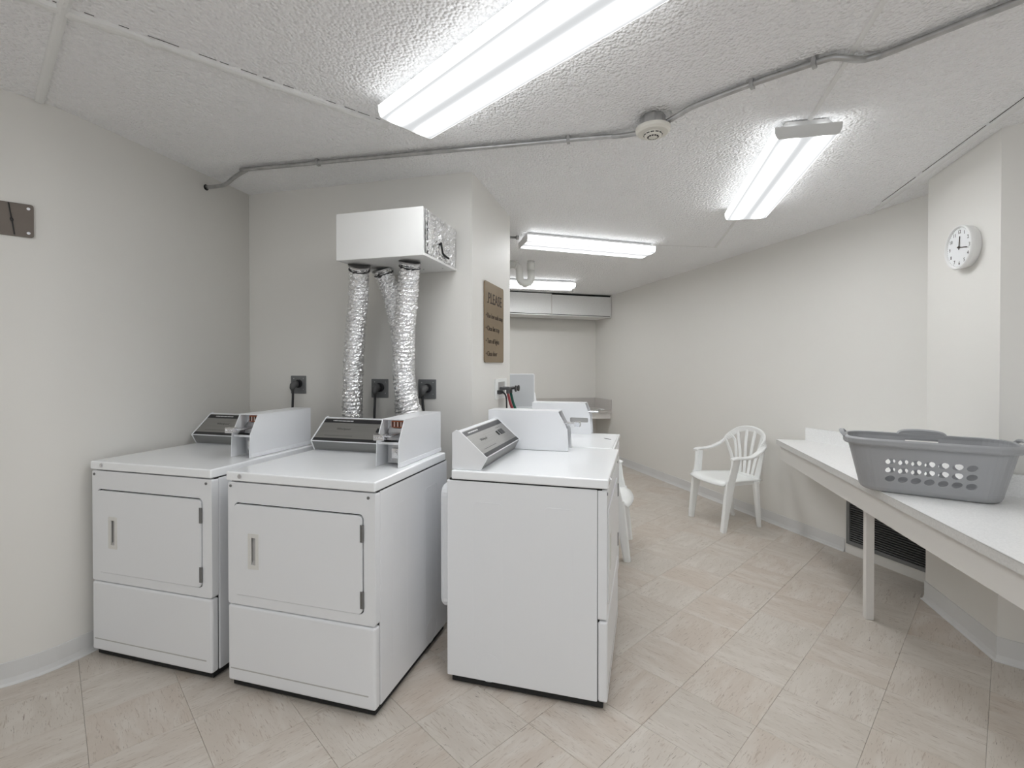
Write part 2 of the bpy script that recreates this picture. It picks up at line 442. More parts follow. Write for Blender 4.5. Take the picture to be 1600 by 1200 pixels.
for n_, (hid, dist, i, j, c) in enumerate(tiles):
    if not hid and n_ < 300:
        o = bpy.data.objects.new('tile', tm); COL.objects.link(o); o.parent = floor
        o.location = c + Vector((0, 0, random.uniform(-0.0004, 0.0)))
        o.rotation_euler = (0, 0, TA + (math.pi / 2 if (i + j) % 2 else 0) + (math.pi if random.random() < 0.5 else 0))
    else:
        R_ = Matrix.Rotation(TA, 4, 'Z')
        rest.add([R_ @ Vector(v) + c for v in tile_mb().v], tile_mb().f)
o = rest.build('tile_field', 'tile', floor); o['kind'] = 'stuff'

# vinyl cove baseboards
def baseboard(name, pts, label, h=0.10, side=1):
    mb_ = MB(); n_ = len(pts); prof = ((0.0, h), (0.004, h - 0.002), (0.004, 0.03), (0.009, 0.010), (0.018, 0.003), (0.018, 0.0), (0.0, 0.0))
    vs_ = []; fs_ = []
    for i, p in enumerate(pts):
        a_ = (pts[i] - pts[i - 1]).normalized() if i else None; b_ = (pts[i + 1] - pts[i]).normalized() if i < n_ - 1 else None
        na = Vector((a_.y, -a_.x, 0)) if a_ else None; nb = Vector((b_.y, -b_.x, 0)) if b_ else None
        if na and nb:
            m_ = (na + nb).normalized(); m_ = m_ / max(0.35, m_.dot(na))
        else: m_ = na or nb
        for d_, z in prof: vs_.append((p.x + m_.x * (d_ + 0.0005), p.y + m_.y * (d_ + 0.0005), z))
    k = len(prof)
    for i in range(n_ - 1):
        for j in range(k): fs_.append((i * k + j, i * k + (j + 1) % k, (i + 1) * k + (j + 1) % k, (i + 1) * k + j))
    fs_ += [tuple(range(k)), tuple((n_ - 1) * k + j for j in range(k))[::-1]]
    return tag(mb_.add(vs_, fs_).build(name, 'base'), label, kind='structure')
baseboard('baseboard_left', LEFT, 'grey vinyl baseboard along the left wall beside the first dryer')
baseboard('baseboard_back', [LEFT[-1], ab(2.66, -0.993), ab(3.475, -0.993)], 'grey vinyl baseboard behind the dryers')
baseboard('baseboard_far', [far_corner - Fd * 2.5, far_corner], 'grey vinyl baseboard under the far counter')
baseboard('baseboard_right', [far_corner, on_right(3.575)], 'grey vinyl baseboard along the long right wall behind the white chair')
baseboard('baseboard_pillar', [pil_ret, pil0, pil1, pil1 + Vector((0.73, -0.68, 0)) * 1.3], 'grey vinyl baseboard wrapping the clock pillar', h=0.115)

# ceiling battens over the panel joints
def ceiling_strip(name, pts, wd, hg, label, m='caulk', jit=0.0, drop=0.0, parts=None):
    pts = [Vector((p[0], p[1], 0)) for p in pts]; fine = []
    for i in range(len(pts) - 1):
        k = max(2, int((pts[i + 1] - pts[i]).length / 0.03)) if jit else 2
        for q in range(k): fine.append(pts[i].lerp(pts[i + 1], q / k))
    fine.append(pts[-1]); vs_ = []; fs_ = []
    prof = ((-0.5, 0.0), (-0.42, -0.75), (-0.15, -1.0), (0.15, -1.0), (0.42, -0.75), (0.5, 0.0)); k = len(prof)
    for i, p in enumerate(fine):
        t = (fine[min(i + 1, len(fine) - 1)] - fine[max(0, i - 1)]).normalized(); nr = Vector((t.y, -t.x, 0))
        jw = 1 + random.uniform(-jit, jit); jo = random.uniform(-jit, jit) * wd * 0.25; jh = 1 + random.uniform(-jit, jit)
        for u, v in prof:
            q = p + nr * (u * wd * jw + jo); vs_.append((q.x, q.y, cz(q.x, q.y) - drop + v * hg * jh))
    for i in range(len(fine) - 1):
        for j in range(k): fs_.append((i * k + j, i * k + (j + 1) % k, (i + 1) * k + (j + 1) % k, (i + 1) * k + j))
    fs_ += [tuple(range(k)), tuple((len(fine) - 1) * k + j for j in range(k))[::-1]]
    return tag(MB().add(vs_, fs_).build(name, m), label, kind='structure')
ceiling_strip('trim_1', [(-1.95, 1.24), (-1.503, 1.605), (-1.006, 1.995), (-0.60, 2.315)], 0.044, 0.014, 'rough white caulked ceiling batten running from the left to the big lamp', jit=0.28)
t1a, t1b = Vector((-1.95, 1.24, 0)), Vector((-0.60, 2.315, 0)); t1 = (t1b - t1a).normalized(); nr = Vector((-t1.y, t1.x, 0))
tj = bpy.data.objects['trim_1']
for k in range(22):
    f0 = k / 22 + random.uniform(0, 0.015); f1 = f0 + random.uniform(0.012, 0.034); p, q = t1a.lerp(t1b, f0), t1a.lerp(t1b, f1); vs_ = []
    for h_ in (-0.002, 0.0012):
        for v in (p - nr * 0.022, q - nr * 0.022, q - nr * 0.0245, p - nr * 0.0245): vs_.append((v.x, v.y, cz(v.x, v.y) - h_))
    MB().add(vs_, [(0, 3, 2, 1), (4, 5, 6, 7), (0, 1, 5, 4), (1, 2, 6, 5), (2, 3, 7, 6), (3, 0, 4, 7)]).build('joint_gap', 'dark', tj)
ceiling_strip('trim_2', [ab(1.50, -2.61)[:2], (-1.467, 1.582), (-0.95, 1.16)], 0.034, 0.016, 'white half-round ceiling batten ending at the left wall')
ceiling_strip('trim_3', [(0.98, 0.70), (1.16, 1.497), (1.363, 2.204), (1.846, 4.362)], 0.022, 0.007, 'white ceiling batten passing over the lamp with the grey end plate', jit=0.12)
ceiling_strip('trim_4', [(1.846, 4.362), (1.25, 4.32)], 0.008, 0.003, 'thin ceiling seam running to the far lamp')
mb = MB()
q0, q1 = ab(3.97, 1.515), ab(1.6, 1.535); t = (q1 - q0).normalized(); nr = Vector((-t.y, t.x, 0))
def strip_box(p, q, w0, w1, h0, h1):
    vs_ = []
    for h_ in (h0, h1):
        for v in (p + nr * w0, q + nr * w0, q + nr * w1, p + nr * w1): vs_.append((v.x, v.y, cz(v.x, v.y) - h_))
    return MB().add(vs_, [(0, 3, 2, 1), (4, 5, 6, 7), (0, 1, 5, 4), (1, 2, 6, 5), (2, 3, 7, 6), (3, 0, 4, 7)])
s5 = strip_box(q0, q1, -0.018, 0.018, -0.005, 0.010).build('trim_5', 'caulk', bevel=0.003)
tag(s5, 'white ceiling batten running past the clock pillar', kind='structure')
nr_s = nr
for f0, f1 in ((0.10, 0.27), (0.30, 0.52), (0.53, 0.98)):
    strip_box(q0.lerp(q1, f0), q0.lerp(q1, f1), -0.0215, -0.018, -0.005, 0.0010).build('joint_gap', 'dark', s5)

# soffit at the far end: a boxed duct faced with panels
sf0 = Vector((1.475, 7.045, 0)); sfl = sf0 - Fd * 2.6
soff = empty('trim_6', sf0 - Fd * 0.8, rad(10.3)); tag(soff, 'boxed white soffit along the top of the far wall', kind='structure')
zt = cz(sf0.x - 0.8, sf0.y) - 0.002
sl = (GX * Fd.x + GY * Fd.y)
def sof(mb_): return mb_.shift(lambda x, y, z: (x, y, z + sl * x))
def far_x(y):                                    # where the right wall cuts the soffit, in its own frame
    return isect(soff.location + Vector((-Fd.y, Fd.x, 0)) * y, Fd, Rp, Rd) - (soff.location + Vector((-Fd.y, Fd.x, 0)) * y)
xr = lambda y: far_x(y).dot(Fd) - 0.004
joints = [-1.7, -0.945, -0.125, xr(0)]
for i in range(3):
    xa, xb = joints[i] + 0.004, joints[i + 1] - 0.004
    sof(MB().box(xa, xb, -0.012, 0.0, 2.125, zt - 0.012 - (0.012 if i == 2 else 0))).build('panel', 'soffit', soff, bevel=0.003)
    xe = xb if i < 2 else None
    if i < 2: sof(MB().box(xa, xb, 0.006, 0.44, 2.108, 2.120)).build('panel', 'soffit', soff, bevel=0.003)
    else:
        sof(MB().prism([(xa, 0.006), (xr(0.006) - 0.004, 0.006), (xr(0.44) - 0.004, 0.44), (xa, 0.44)], lambda p, q, t: (p, q, t), 2.108, 2.120)).build('panel', 'soffit', soff)
sof(MB().box(-1.7, xr(0) - 0.005, -0.018, 0.010, 2.103, 2.113)).build('corner_strip', 'fixture', soff)
sof(MB().box(joints[2] - 0.005, joints[2] + 0.005, -0.014, -0.010, 2.115, zt - 0.012)).build('joint_strip', 'lamgrey', soff)
sof(MB().box(xr(0) - 0.016, xr(0), -0.017, -0.008, 2.10, zt - 0.012)).build('joint_strip', 'fixture', soff)
sof(MB().prism([(-1.7, 0.002), (xr(0.02), 0.002), (xr(0.43), 0.43), (-1.7, 0.43)], lambda p, q, t: (p, q, t), 2.121, zt)).build('core', 'ventin', soff)

# ================================================================== LAMPS
def lamp(name, center, ang, length, width, label, group='fluorescent ceiling lamps'):
    """two-tube wraparound fixture; local x runs along it"""
    x_, y_ = center; zc = cz(x_, y_)
    e = empty(name, (x_, y_, zc), ang); tag(e, label, 'ceiling lamp', group)
    gx = GX * math.cos(ang) + GY * math.sin(ang); gy = -GX * math.sin(ang) + GY * math.cos(ang)
    fit = lambda mb_: mb_.shift(lambda x, y, z: (x, y, z + gx * x + gy * y))
    hl, hw = length / 2, width / 2
    tray = MB().prism([(-hw * 0.62, -0.004), (-hw * 0.80, -0.028), (-hw * 0.80, -0.036), (hw * 0.80, -0.036), (hw * 0.80, -0.028), (hw * 0.62, -0.004)], lambda p, q, t: (t, p, q), -hl + 0.02, hl - 0.02)
    fit(tray).build('housing', 'fixture', e, bevel=0.002)
    lens = [(-hw, -0.036), (-hw * 0.99, -0.060), (-hw * 0.93, -0.080), (-hw * 0.86, -0.086), (hw * 0.86, -0.086), (hw * 0.93, -0.080), (hw * 0.99, -0.060), (hw, -0.036)]
    fit(MB().prism(lens, lambda p, q, t: (t, p, q), -hl + 0.008, hl - 0.008)).build('lens', lens_material(hw, hl), e)
    for s in (-1, 1):
        cap = [(p * 1.012, q - 0.002 if q < -0.05 else q + 0.002) for p, q in lens]
        fit(MB().prism(cap, lambda p, q, t: (t, p, q), s * hl - s * 0.009, s * hl)).build('end_plate', 'fixture', e, bevel=0.002)
    return e
d45 = rad(-45.4)
l1a = Vector((-0.482, 2.191)); ax1 = Vector((math.cos(d45), math.sin(d45)))
c1 = l1a + ax1 * 0.612
lamp('ceiling_lamp', (c1.x, c1.y), d45, 1.224, 0.287, 'large lit two-tube lamp nearest the camera, cut by the top edge')
a2 = rad(90 - 13.6)
lamp('ceiling_lamp', (1.482, 2.760), a2, 1.19, 0.272, 'lit ceiling lamp with a grey end plate near the clock')
a3 = rad(90 - 75.8)
L3 = lamp('ceiling_lamp', (0.665, 4.225), a3, 1.19, 0.27, 'lit far lamp above the white pipe trap')
lamp('ceiling_lamp', (0.19, 6.03), rad(7), 1.19, 0.29, 'farthest lit lamp in front of the soffit, partly hidden by the wall')

lamp('ceiling_lamp', (-1.35, 0.10), d45, 1.224, 0.287, 'fill lamp added out of view behind the camera on its left')  # this and the next lamp are added, unseen, to brighten the dryer fronts
lamp('ceiling_lamp', (1.45, -0.35), d45, 1.224, 0.287, 'fill lamp added out of view behind the camera on its right')

# ================================================================== CONDUIT AND DETECTOR
pc = [(-1.868, 2.945), (-1.74, 2.911), (-1.65, 2.862), (-1.55, 2.812), (-1.484, 2.792), (-0.336, 2.533), (0.40, 2.369), (0.499, 2.345), (0.56, 2.31), (0.613, 2.272)]
pc2 = [(0.700, 2.176), (0.735, 2.132), (0.793, 2.068), (0.971, 1.905), (1.140, 1.770), (1.180, 1.748), (1.215, 1.744), (1.250, 1.750), (1.287, 1.757), (1.325, 1.737), (1.358, 1.708), (1.75, 1.26)]
drop1 = [0.075, 0.072, 0.045, 0.022, 0.020, 0.018, 0.018, 0.022, 0.030, 0.036]
drop2 = [0.036, 0.030, 0.020, 0.018, 0.018, 0.022, 0.028, 0.026, 0.020, 0.018, 0.018, 0.018]
cond = empty('conduit', (0.645, 2.19, cz(0.645, 2.19))); tag(cond, 'grey metal electrical conduit run across the ceiling', 'conduit')
def run(pts, dr, name, r=0.0115):
    P = [Vector((x - cond.location.x, y - cond.location.y, cz(x, y) - d - cond.location.z)) for (x, y), d in zip(pts, dr)]
    return MB().tube(catmull(P, 6), r, 12).build(name, 'galv', cond, smooth=True)
run(pc, drop1, 'pipe'); run(pc2, drop2, 'pipe')
def strap(x, y, ang):
    p = Vector((x, y, cz(x, y))) - cond.location
    c, s = math.cos(ang), math.sin(ang)
    mb_ = MB()
    for u0, u1, z0, z1 in ((-0.016, 0.016, -0.034, -0.0), (0.014, 0.036, -0.005, -0.001)):
        mb_.box(-0.008, 0.008, u0, u1, z0, z1)
    mb_.shift(lambda a_, b_, z: (p.x + a_ * c - b_ * s, p.y + a_ * s + b_ * c, p.z + z))
    mb_.build('strap', 'galv', cond, bevel=0.002)
strap(-1.09, 2.703, rad(-12.7)); strap(0.28, 2.395, rad(-12.7)); strap(0.955, 1.92, rad(-43)); strap(1.118, 1.786, rad(-43))
MB().cyl(Vector((-1.872, 2.948, cz(-1.87, 2.945) - 0.075)) - cond.location, (-0.96, 0.27, 0), 0.018, 0.02, 14).build('wall_collar', 'black', cond)

det = empty('smoke_detector', (0.645, 2.205, cz(0.645, 2.205)), rad(10)); tag(det, 'round off-white smoke detector on a metal ceiling box', 'smoke detector')
octa = [(0.056 * math.cos(rad(22.5 + 45 * i)), 0.056 * math.sin(rad(22.5 + 45 * i))) for i in range(8)]
bxo = MB().prism(octa, lambda p, q, t: (p, q, t), -0.052, 0.0).build('junction_box', 'galv', det, bevel=0.003)
MB().tube([(0.0, 0.0, -0.052), (0, 0, -0.060), (0, 0, -0.068), (0, 0, -0.076)], [0.078, 0.078, 0.076, 0.066], 36).build('body', 'detector', det, smooth=False)
mbd = MB().tube([(0.0, 0.0, -0.076), (0, 0, -0.088), (0, 0, -0.092)], [0.042, 0.038, 0.030], 28).build('sensor_dome', 'detector', det)
for rr, zz in ((0.040, -0.0835), (0.0335, -0.0885), (0.024, -0.0922)):
    for k in range(12):
        a0 = 2 * math.pi * k / 12
        m_ = MB(); vs_ = []
        for i in range(4):
            a_ = a0 + (i / 3 - 0.5) * 0.38
            for r_, dz in ((rr - 0.0032, -0.0024), (rr + 0.0018, 0.0008)): vs_.append((r_ * math.cos(a_), r_ * math.sin(a_), zz + dz))
        m_.add(vs_, [(i * 2, i * 2 + 1, i * 2 + 3, i * 2 + 2) for i in range(3)])
        o = m_.build('slot', 'dark', mbd)
        so = o.modifiers.new('solid', 'SOLIDIFY'); so.thickness = 0.0014; so.offset = 0

# ================================================================== DRYERS
W, D, TOP = 0.72, 0.69, 0.935
front = lambda p, q, t: (p, t, q)                # outline in (u, z), thickness along v
def coin_box(parent, u0=0.570, u1=0.685, slot=False):
    prof = [(0.245, 0.937), (0.250, 1.050), (0.300, 1.145), (0.690, 1.145), (0.690, 0.937)]
    side = lambda p, q, t: (t, p, q)
    c = MB()
    c.prism(prof, side, u0, u0 + 0.004); c.prism(prof, side, u1 - 0.005, u1)
    c.box(u0 + 0.003, u1 - 0.004, 0.345, 0.686, 0.938, 1.140); c.box(u0, u1, 0.300, 0.690, 1.141, 1.1465)
    case = c.build('coin_box', 'enamel', parent, bevel=0.0015)
    MB().box(u1, u1 + 0.003, 0.252, 0.690, 0.937, 0.957).build('base_flange', 'enamel', case, bevel=0.001)
    MB().box(u0 + 0.004, u1 - 0.005, 0.262, 0.345, 1.036, 1.046).build('shelf', 'enamel', case, bevel=0.001)
    MB().box(u0 + 0.020, u1 - 0.005, 0.318, 0.345, 0.942, 1.032).build('lock_plate', 'steel', case, bevel=0.001)
    lk = MB().cyl((u0 + 0.070, 0.318, 0.990), (0, -1, 0), 0.017, 0.022, 20).cyl((u0 + 0.070, 0.297, 0.990), (0, -1, 0), 0.010, 0.004, 14)
    lk.box(u0 + 0.048, u0 + 0.094, 0.300, 0.320, 0.968, 1.014).build('lock', 'chrome', case, bevel=0.002)
    MB().cyl((u0 + 0.034, 0.318, 0.955), (0, -1, 0), 0.006, 0.004, 12).build('screw', 'steel', case)
    MB().prism([(0.275, 1.046), (0.318, 1.046), (0.345, 1.110), (0.345, 1.046)], side, u0 + 0.012, u1 - 0.010).build('slide_guide', 'steel', case, bevel=0.001)
    sl_ = MB().box(u0 + 0.030, u1 - 0.026, 0.215, 0.330, 1.076, 1.082).box(u0 + 0.022, u0 + 0.072, 0.190, 0.218, 1.064, 1.090)
    for k in range(4): sl_.cyl((u0 + 0.029 + k * 0.0115, 0.190, 1.077), (0, -1, 0), 0.0045, 0.003, 10)
    sl_.build('coin_slide', 'chrome', case, bevel=0.002)
    lb = MB().box(u0 + 0.030, u1 - 0.018, 0.332, 0.3445, 1.104, 1.134).build('instruction_label', 'orange', case)
    for k in range(7):
        MB().box(u0 + 0.034 + k * 0.0085, u0 + 0.039 + k * 0.0085, 0.3305, 0.3325, 1.106 + 0.002 * (k % 2), 1.130).build('print', 'label' if k % 2 else 'black', lb)
    return case
CP_ = [(0.541, 0.936), (0.513, 0.991), (0.636, 1.098), (0.652, 1.102), (0.667, 1.092), (0.667, 0.936)]      # console section (v, z)
def console(parent, u0=0.012, u1=0.562, dark=True):
    side = lambda p, q, t: (t, p, q)
    c = MB().prism(CP_, side, u0 + 0.006, u1).build('console', 'enamel', parent)
    for a_, b_ in ((u0, u0 + 0.007), (u1, u1 + 0.007)):
        MB().prism([(0.538, 0.936), (0.507, 0.991), (0.634, 1.103), (0.652, 1.108), (0.671, 1.096), (0.671, 0.936)], side, a_, b_).build('end_cap', 'enamel', c, bevel=0.002)
    dv = Vector((0, 0.123, 0.107)); ln = dv.length; dv.normalize(); nv = Vector((0, -dv.z, dv.y))
    K = Vector((0, 0.513, 0.991))
    def on_face(s0, s1, ua, ub, h0, h1):
        vs_ = []
        for h_ in (h0, h1):
            for s_, u_ in ((s0, ua), (s0, ub), (s1, ub), (s1, ua)):
                p = K + dv * (s_ * ln) + nv * h_; vs_.append((u_, p.y, p.z))
        return MB().add(vs_, [(0, 3, 2, 1), (4, 5, 6, 7), (0, 1, 5, 4), (1, 2, 6, 5), (2, 3, 7, 6), (3, 0, 4, 7)])
    ua, ub = u0 + 0.008, u1 - 0.001
    pn = on_face(0.02, 0.985, ua, ub, 0.0, 0.0012).build('control_panel', 'alu', c)
    on_face(0.80, 0.955, ua, ub, 0.0012, 0.0020).build('black_stripe', 'black', pn)
    on_face(0.02, 0.135, ua, ub, 0.0012, 0.0020).build('black_stripe', 'black', pn)
    for k in range(15):
        on_face(0.862, 0.900, ua + 0.055 + k * 0.0085, ua + 0.0595 + k * 0.0085 + (0.002 if k % 3 else 0), 0.0020, 0.0024).build('stripe_print', 'silvertext', pn)
    for k in range(24):
        on_face(0.235, 0.250, ua + 0.055 + k * 0.0072, ua + 0.0605 + k * 0.0072, 0.0012, 0.0015).build('fine_print', 'logo', pn)
    on_face(0.44, 0.60, 0.372, 0.392, 0.0012, 0.006).build('push_button', 'black', pn, bevel=0.001)
    on_face(0.43, 0.62, 0.414, 0.474, 0.0012, 0.004).build('display_window', 'black', pn, bevel=0.001)
    on_face(0.70, 0.715, 0.41, 0.478, 0.0012, 0.0015).build('fine_print', 'logo', pn)
    p = K + dv * (0.50 * ln) + nv * 0.0014
    text('logo', 'Whirlpool', 0.020, 'logo', pn, (ua + 0.105, p.y, p.z), (math.atan2(0.107, 0.123), 0, 0), 0.0003, sx=1.05)
    # lower apron of the console: brushed strip between knee and worktop
    ev = Vector((0, 0.541 - 0.513, 0.936 - 0.991)); el = ev.length; ev.normalize(); en = Vector((0, ev.z, -ev.y))
    vs_ = []
    for h_ in (0.0, 0.0015):
        for s_, u_ in ((0.06, ua), (0.06, ub), (0.94, ub), (0.94, ua)):
            q = Vector((0, 0.513, 0.991)) + ev * (s_ * el) + en * h_; vs_.append((u_, q.y, q.z))
    MB().add(vs_, [(0, 3, 2, 1), (4, 5, 6, 7), (0, 1, 5, 4), (1, 2, 6, 5), (2, 3, 7, 6), (3, 0, 4, 7)]).build('lower_strip', 'alu2', c)
    return c
def dryer():
    e = empty('coin_dryer', (0, 0, 0))
    cab = MB().box(0.0, W, 0.038, D, 0.034, 0.890).build('cabinet', 'enamel', e, bevel=0.004)
    MB().box(0.006, W - 0.006, 0.030, 0.05, 0.03, 0.885).build('front_gap', 'dark', e)
    MB().box(0.004, W - 0.004, 0.02, D - 0.01, 0.885, 0.897).build('top_gap', 'dark', e)
    for s, ux in ((-1, 0.0), (1, W)):            # embossed panel outlines on both sides
        mb_ = MB()
        for va, vb in ((0.135, 0.255), (0.435, 0.565)):
            for (p, q) in (((va + 0.012, 0.802), (vb - 0.012, 0.802)), ((va + 0.012, 0.802), (va, 0.790)), ((vb - 0.012, 0.802), (vb, 0.790)), ((va, 0.790), (va, 0.150)), ((vb, 0.790), (vb, 0.150))):
                r_ = 0.0011 if p[1] == q[1] or abs(p[0] - q[0]) > 0.005 else 0.0005
                mb_.tube([(ux, p[0], p[1]), (ux, q[0], q[1])], r_, 6)
        mb_.build('embossed_outline', 'enamel', cab)
        MB().tube([(ux, 0.499 + 0.060 * math.cos(t), 0.094 + 0.060 * math.sin(t)) for t in (math.pi * 2 * i / 32 for i in range(33))], 0.0007, 6).build('knockout_ring', 'enamel', cab)
    # upper front with door
    door_out = rrect(0.0345, 0.6682, 0.4078, 0.8035, 0.020)
    fp = holed(rrect(0.0, W, 0.366, 0.890, 0.010, 3), [door_out], front, 0.0, 0.036).build('front_panel', 'enamel', e, bevel=0.007, seg=3)
    MB().prism(door_out, front, 0.010, 0.034).build('door_gap_shade', 'dark', fp)  # black plate paints the shade in the gap around the door
    dr_h = rrect(0.1155, 0.1600, 0.533, 0.672, 0.004, 2)
    do = holed(rrect(0.0372, 0.6630, 0.4105, 0.7975, 0.018), [dr_h], front, -0.004, 0.016).build('door', 'enamel', e, bevel=0.0035, seg=3)
    holed(rrect(0.110, 0.1655, 0.527, 0.678, 0.003, 2), [rrect(0.1265, 0.149, 0.545, 0.660, 0.002, 2)], front, -0.0055, 0.0).build('handle_frame', 'handle', do, bevel=0.0008)
    hr = MB().box(0.1155, 0.1600, 0.0055, 0.0075, 0.533, 0.672)
    hr.prism([(0.545, -0.004), (0.545, 0.0055), (0.560, 0.0055)], lambda p, q, t: (t, q, p), 0.1265, 0.149)
    hr.build('handle_recess', 'recess', do)
    for z in (0.729, 0.4665):
        h_ = MB().box(0.655, 0.6655, -0.0058, -0.0035, z - 0.034, z + 0.034).tube([(0.6665, -0.004, z - 0.033), (0.6665, -0.004, z + 0.033)], 0.0042, 8)
        for k in (-0.022, 0.0, 0.022): h_.cyl((0.660, -0.005, z + k), (0, -1, 0), 0.0028, 0.002, 8)
        h_.build('hinge', 'screw', do)
    lp = MB().box(0.0, W, -0.003, 0.036, 0.034, 0.361).build('lower_panel', 'enamel', e, bevel=0.010, seg=3)
    MB().box(0.016, 0.690, -0.0036, -0.0028, 0.087, 0.0918).build('crease_shade', 'recess', lp)  # grey strip paints the shade of a crease onto the flat panel
    # worktop
    wt = MB().box(-0.004, W + 0.002, -0.006, 0.668, 0.896, TOP).build('worktop', 'enamel_top_lit', e, bevel=0.006, seg=3)
    MB().cyl((0.071, -0.0055, 0.918), (0, -1, 0), 0.0095, 0.004, 16).cyl((0.071, -0.009, 0.918), (0, -1, 0), 0.005, 0.002, 10).build('top_lock', 'chrome', wt)
    for u_, z_ in ((0.016, 0.873), (0.690, 0.871)):
        MB().cyl((u_, 0.0005, z_), (0, -1, 0), 0.0062, 0.003, 12).build('screw', 'screw', fp)
    console(e); coin_box(e)
    MB().prism(rrect(0.06, W - 0.06, 0.285, 0.850, 0.05), front, D, D + 0.062).build('rear_cover', 'enamel', e, bevel=0.02, seg=3)
    for u_ in (0.055, W - 0.045):
        for v_ in (0.075, 0.615):
            f_ = MB().cyl((u_, v_, 0.0005), (0, 0, 1), 0.021, 0.012, 16).cyl((u_, v_, 0.012), (0, 0, 1), 0.008, 0.014, 10)
            f_.build('foot', 'handle', e)
    MB().box(0.012, W - 0.012, 0.016, D - 0.02, 0.007, 0.040).build('base_shadow', 'dark', e)  # black block standing in for the shadow under the dryer
    return e
GD = 'white coin-operated dryers'
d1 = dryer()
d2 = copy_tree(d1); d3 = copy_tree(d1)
d1.location = ab(1.662, -2.553); d1.rotation_euler = (0, 0, ROT_B)
d2.location = ab(1.657, -1.739); d2.rotation_euler = (0, 0, ROT_B - rad(0.3))
d3.location = ab(1.942, -0.152); d3.rotation_euler = (0, 0, rad(90) + ROT_B)
tag(d1, 'white coin dryer at the far left against the left wall', 'dryer', GD)
tag(d2, 'white front-facing coin dryer second from the left, under the foil ducts', 'dryer', GD)
tag(d3, 'white coin dryer seen from its side, facing right, nearest the middle', 'dryer', GD)

# ---- the machine beyond it: a top loading coin washer facing right as well
def washer(name, w_, d_, top, lid_open=False, with_coin=True):
    e = empty(name, (0, 0, 0))
    MB().box(0, w_, 0.0, d_, 0.028, top - 0.038).build('cabinet', 'enamel', e, bevel=0.008, seg=3)
    MB().box(0.006, w_ - 0.006, 0.008, d_ - 0.006, top - 0.044, top - 0.034).build('top_gap', 'dark', e)
    mouth = rrect(0.09, w_ - 0.09, 0.07, 0.40, 0.05)
    flat = lambda p, q, t: (p, q, t)
    if lid_open:
        holed([(-0.002, -0.004), (w_ + 0.002, -0.004), (w_ + 0.002, d_), (-0.002, d_)], [mouth], flat, top - 0.036, top).build('top_deck', 'enamel_top_lit', e, bevel=0.005)
        MB().tube([(w_ / 2, 0.235, top - 0.03), (w_ / 2, 0.235, top - 0.4)], 0.155, 28, cap=False).build('tub', 'steel', e, smooth=True)
        ld = MB().prism(rrect(0.05, w_ - 0.05, top + 0.004, top + 0.372, 0.018), front, 0.425, 0.443).build('lid', 'enamel', e, bevel=0.006, seg=3)
        MB().prism(rrect(0.062, w_ - 0.062, top + 0.016, top + 0.360, 0.012), front, 0.4225, 0.4255).build('lid_liner', 'lidgrey', ld)
    else:
        MB().box(-0.002, w_ + 0.002, -0.004, d_, top - 0.036, top - 0.004).build('top_deck', 'enamel_top_lit', e, bevel=0.006, seg=3)
        ld = MB().prism(rrect(0.012, w_ * 0.80, 0.004, 0.42, 0.012), flat, top - 0.004, top + 0.006).build('lid', 'enamel_top_lit', e, bevel=0.004, seg=3)
        MB().prism([(0.33, 0.030), (0.345, 0.034), (0.375, 0.078), (0.362, 0.070)], flat, top + 0.006, top + 0.0075).build('lid_notch', 'dark', ld)
    cn = MB().prism([(d_ - 0.13, top), (d_ - 0.155, top + 0.055), (d_ - 0.05, top + 0.155), (d_ - 0.01, top + 0.155), (d_ - 0.01, top)], lambda p, q, t: (t, p, q), 0.01, w_ - (0.14 if with_coin else 0.01)).build('console', 'enamel', e, bevel=0.004)
    for u_ in (0.05, w_ - 0.05):
        for v_ in (0.05, d_ - 0.05):
            MB().cyl((u_, v_, 0.0), (0, 0, 1), 0.02, 0.03, 14).build('foot', 'handle', e)
    return e
w4 = washer('coin_washer', 0.66, 0.64, 0.928)
w4.location = ab(2.672, -0.180); w4.rotation_euler = (0, 0, rad(90) + ROT_B)
tag(w4, 'white top-loading coin washer just behind the middle dryer', 'washer')
side = lambda p, q, t: (t, p, q)
c = MB(); pr4 = [(0.175, 0.929), (0.180, 1.055), (0.215, 1.138), (0.575, 1.138), (0.575, 0.929)]
ua, ub = 0.525, 0.645
holed([(p, q) for p, q in pr4], [rrect(0.195, 0.315, 1.012, 1.042, 0.006, 2)], lambda p, q, t: (t, p, q), ua, ua + 0.005, c)
c.prism(pr4, side, ub - 0.005, ub)
c.box(ua + 0.003, ub - 0.004, 0.33, 0.572, 0.930, 1.134); c.box(ua, ub, 0.216, 0.575, 1.135, 1.1395); c.box(ua + 0.004, ub, 0.19, 0.33, 0.95, 1.0)
cb4 = c.build('coin_box', 'enamel', w4, bevel=0.0015)
MB().box(ua + 0.012, ub - 0.006, 0.19, 0.33, 1.005, 1.05).build('slot_lining', 'recess', cb4)
MB().box(ua + 0.035, ub - 0.03, 0.13, 0.30, 1.075, 1.085).build('coin_slide', 'chrome', cb4, bevel=0.002)

w5 = washer('top_load_washer', 0.66, 0.66, 0.93, lid_open=True, with_coin=False)
ew = rad(8); w5.rotation_euler = (0, 0, ew)
w5.location = Vector((0.355, 4.80, 0)) - Vector((math.cos(ew), math.sin(ew), 0)) * 0.66 + Vector((0, 0, 0))
tag(w5, 'white top-loading washer in the alcove with its grey lid raised', 'washer')

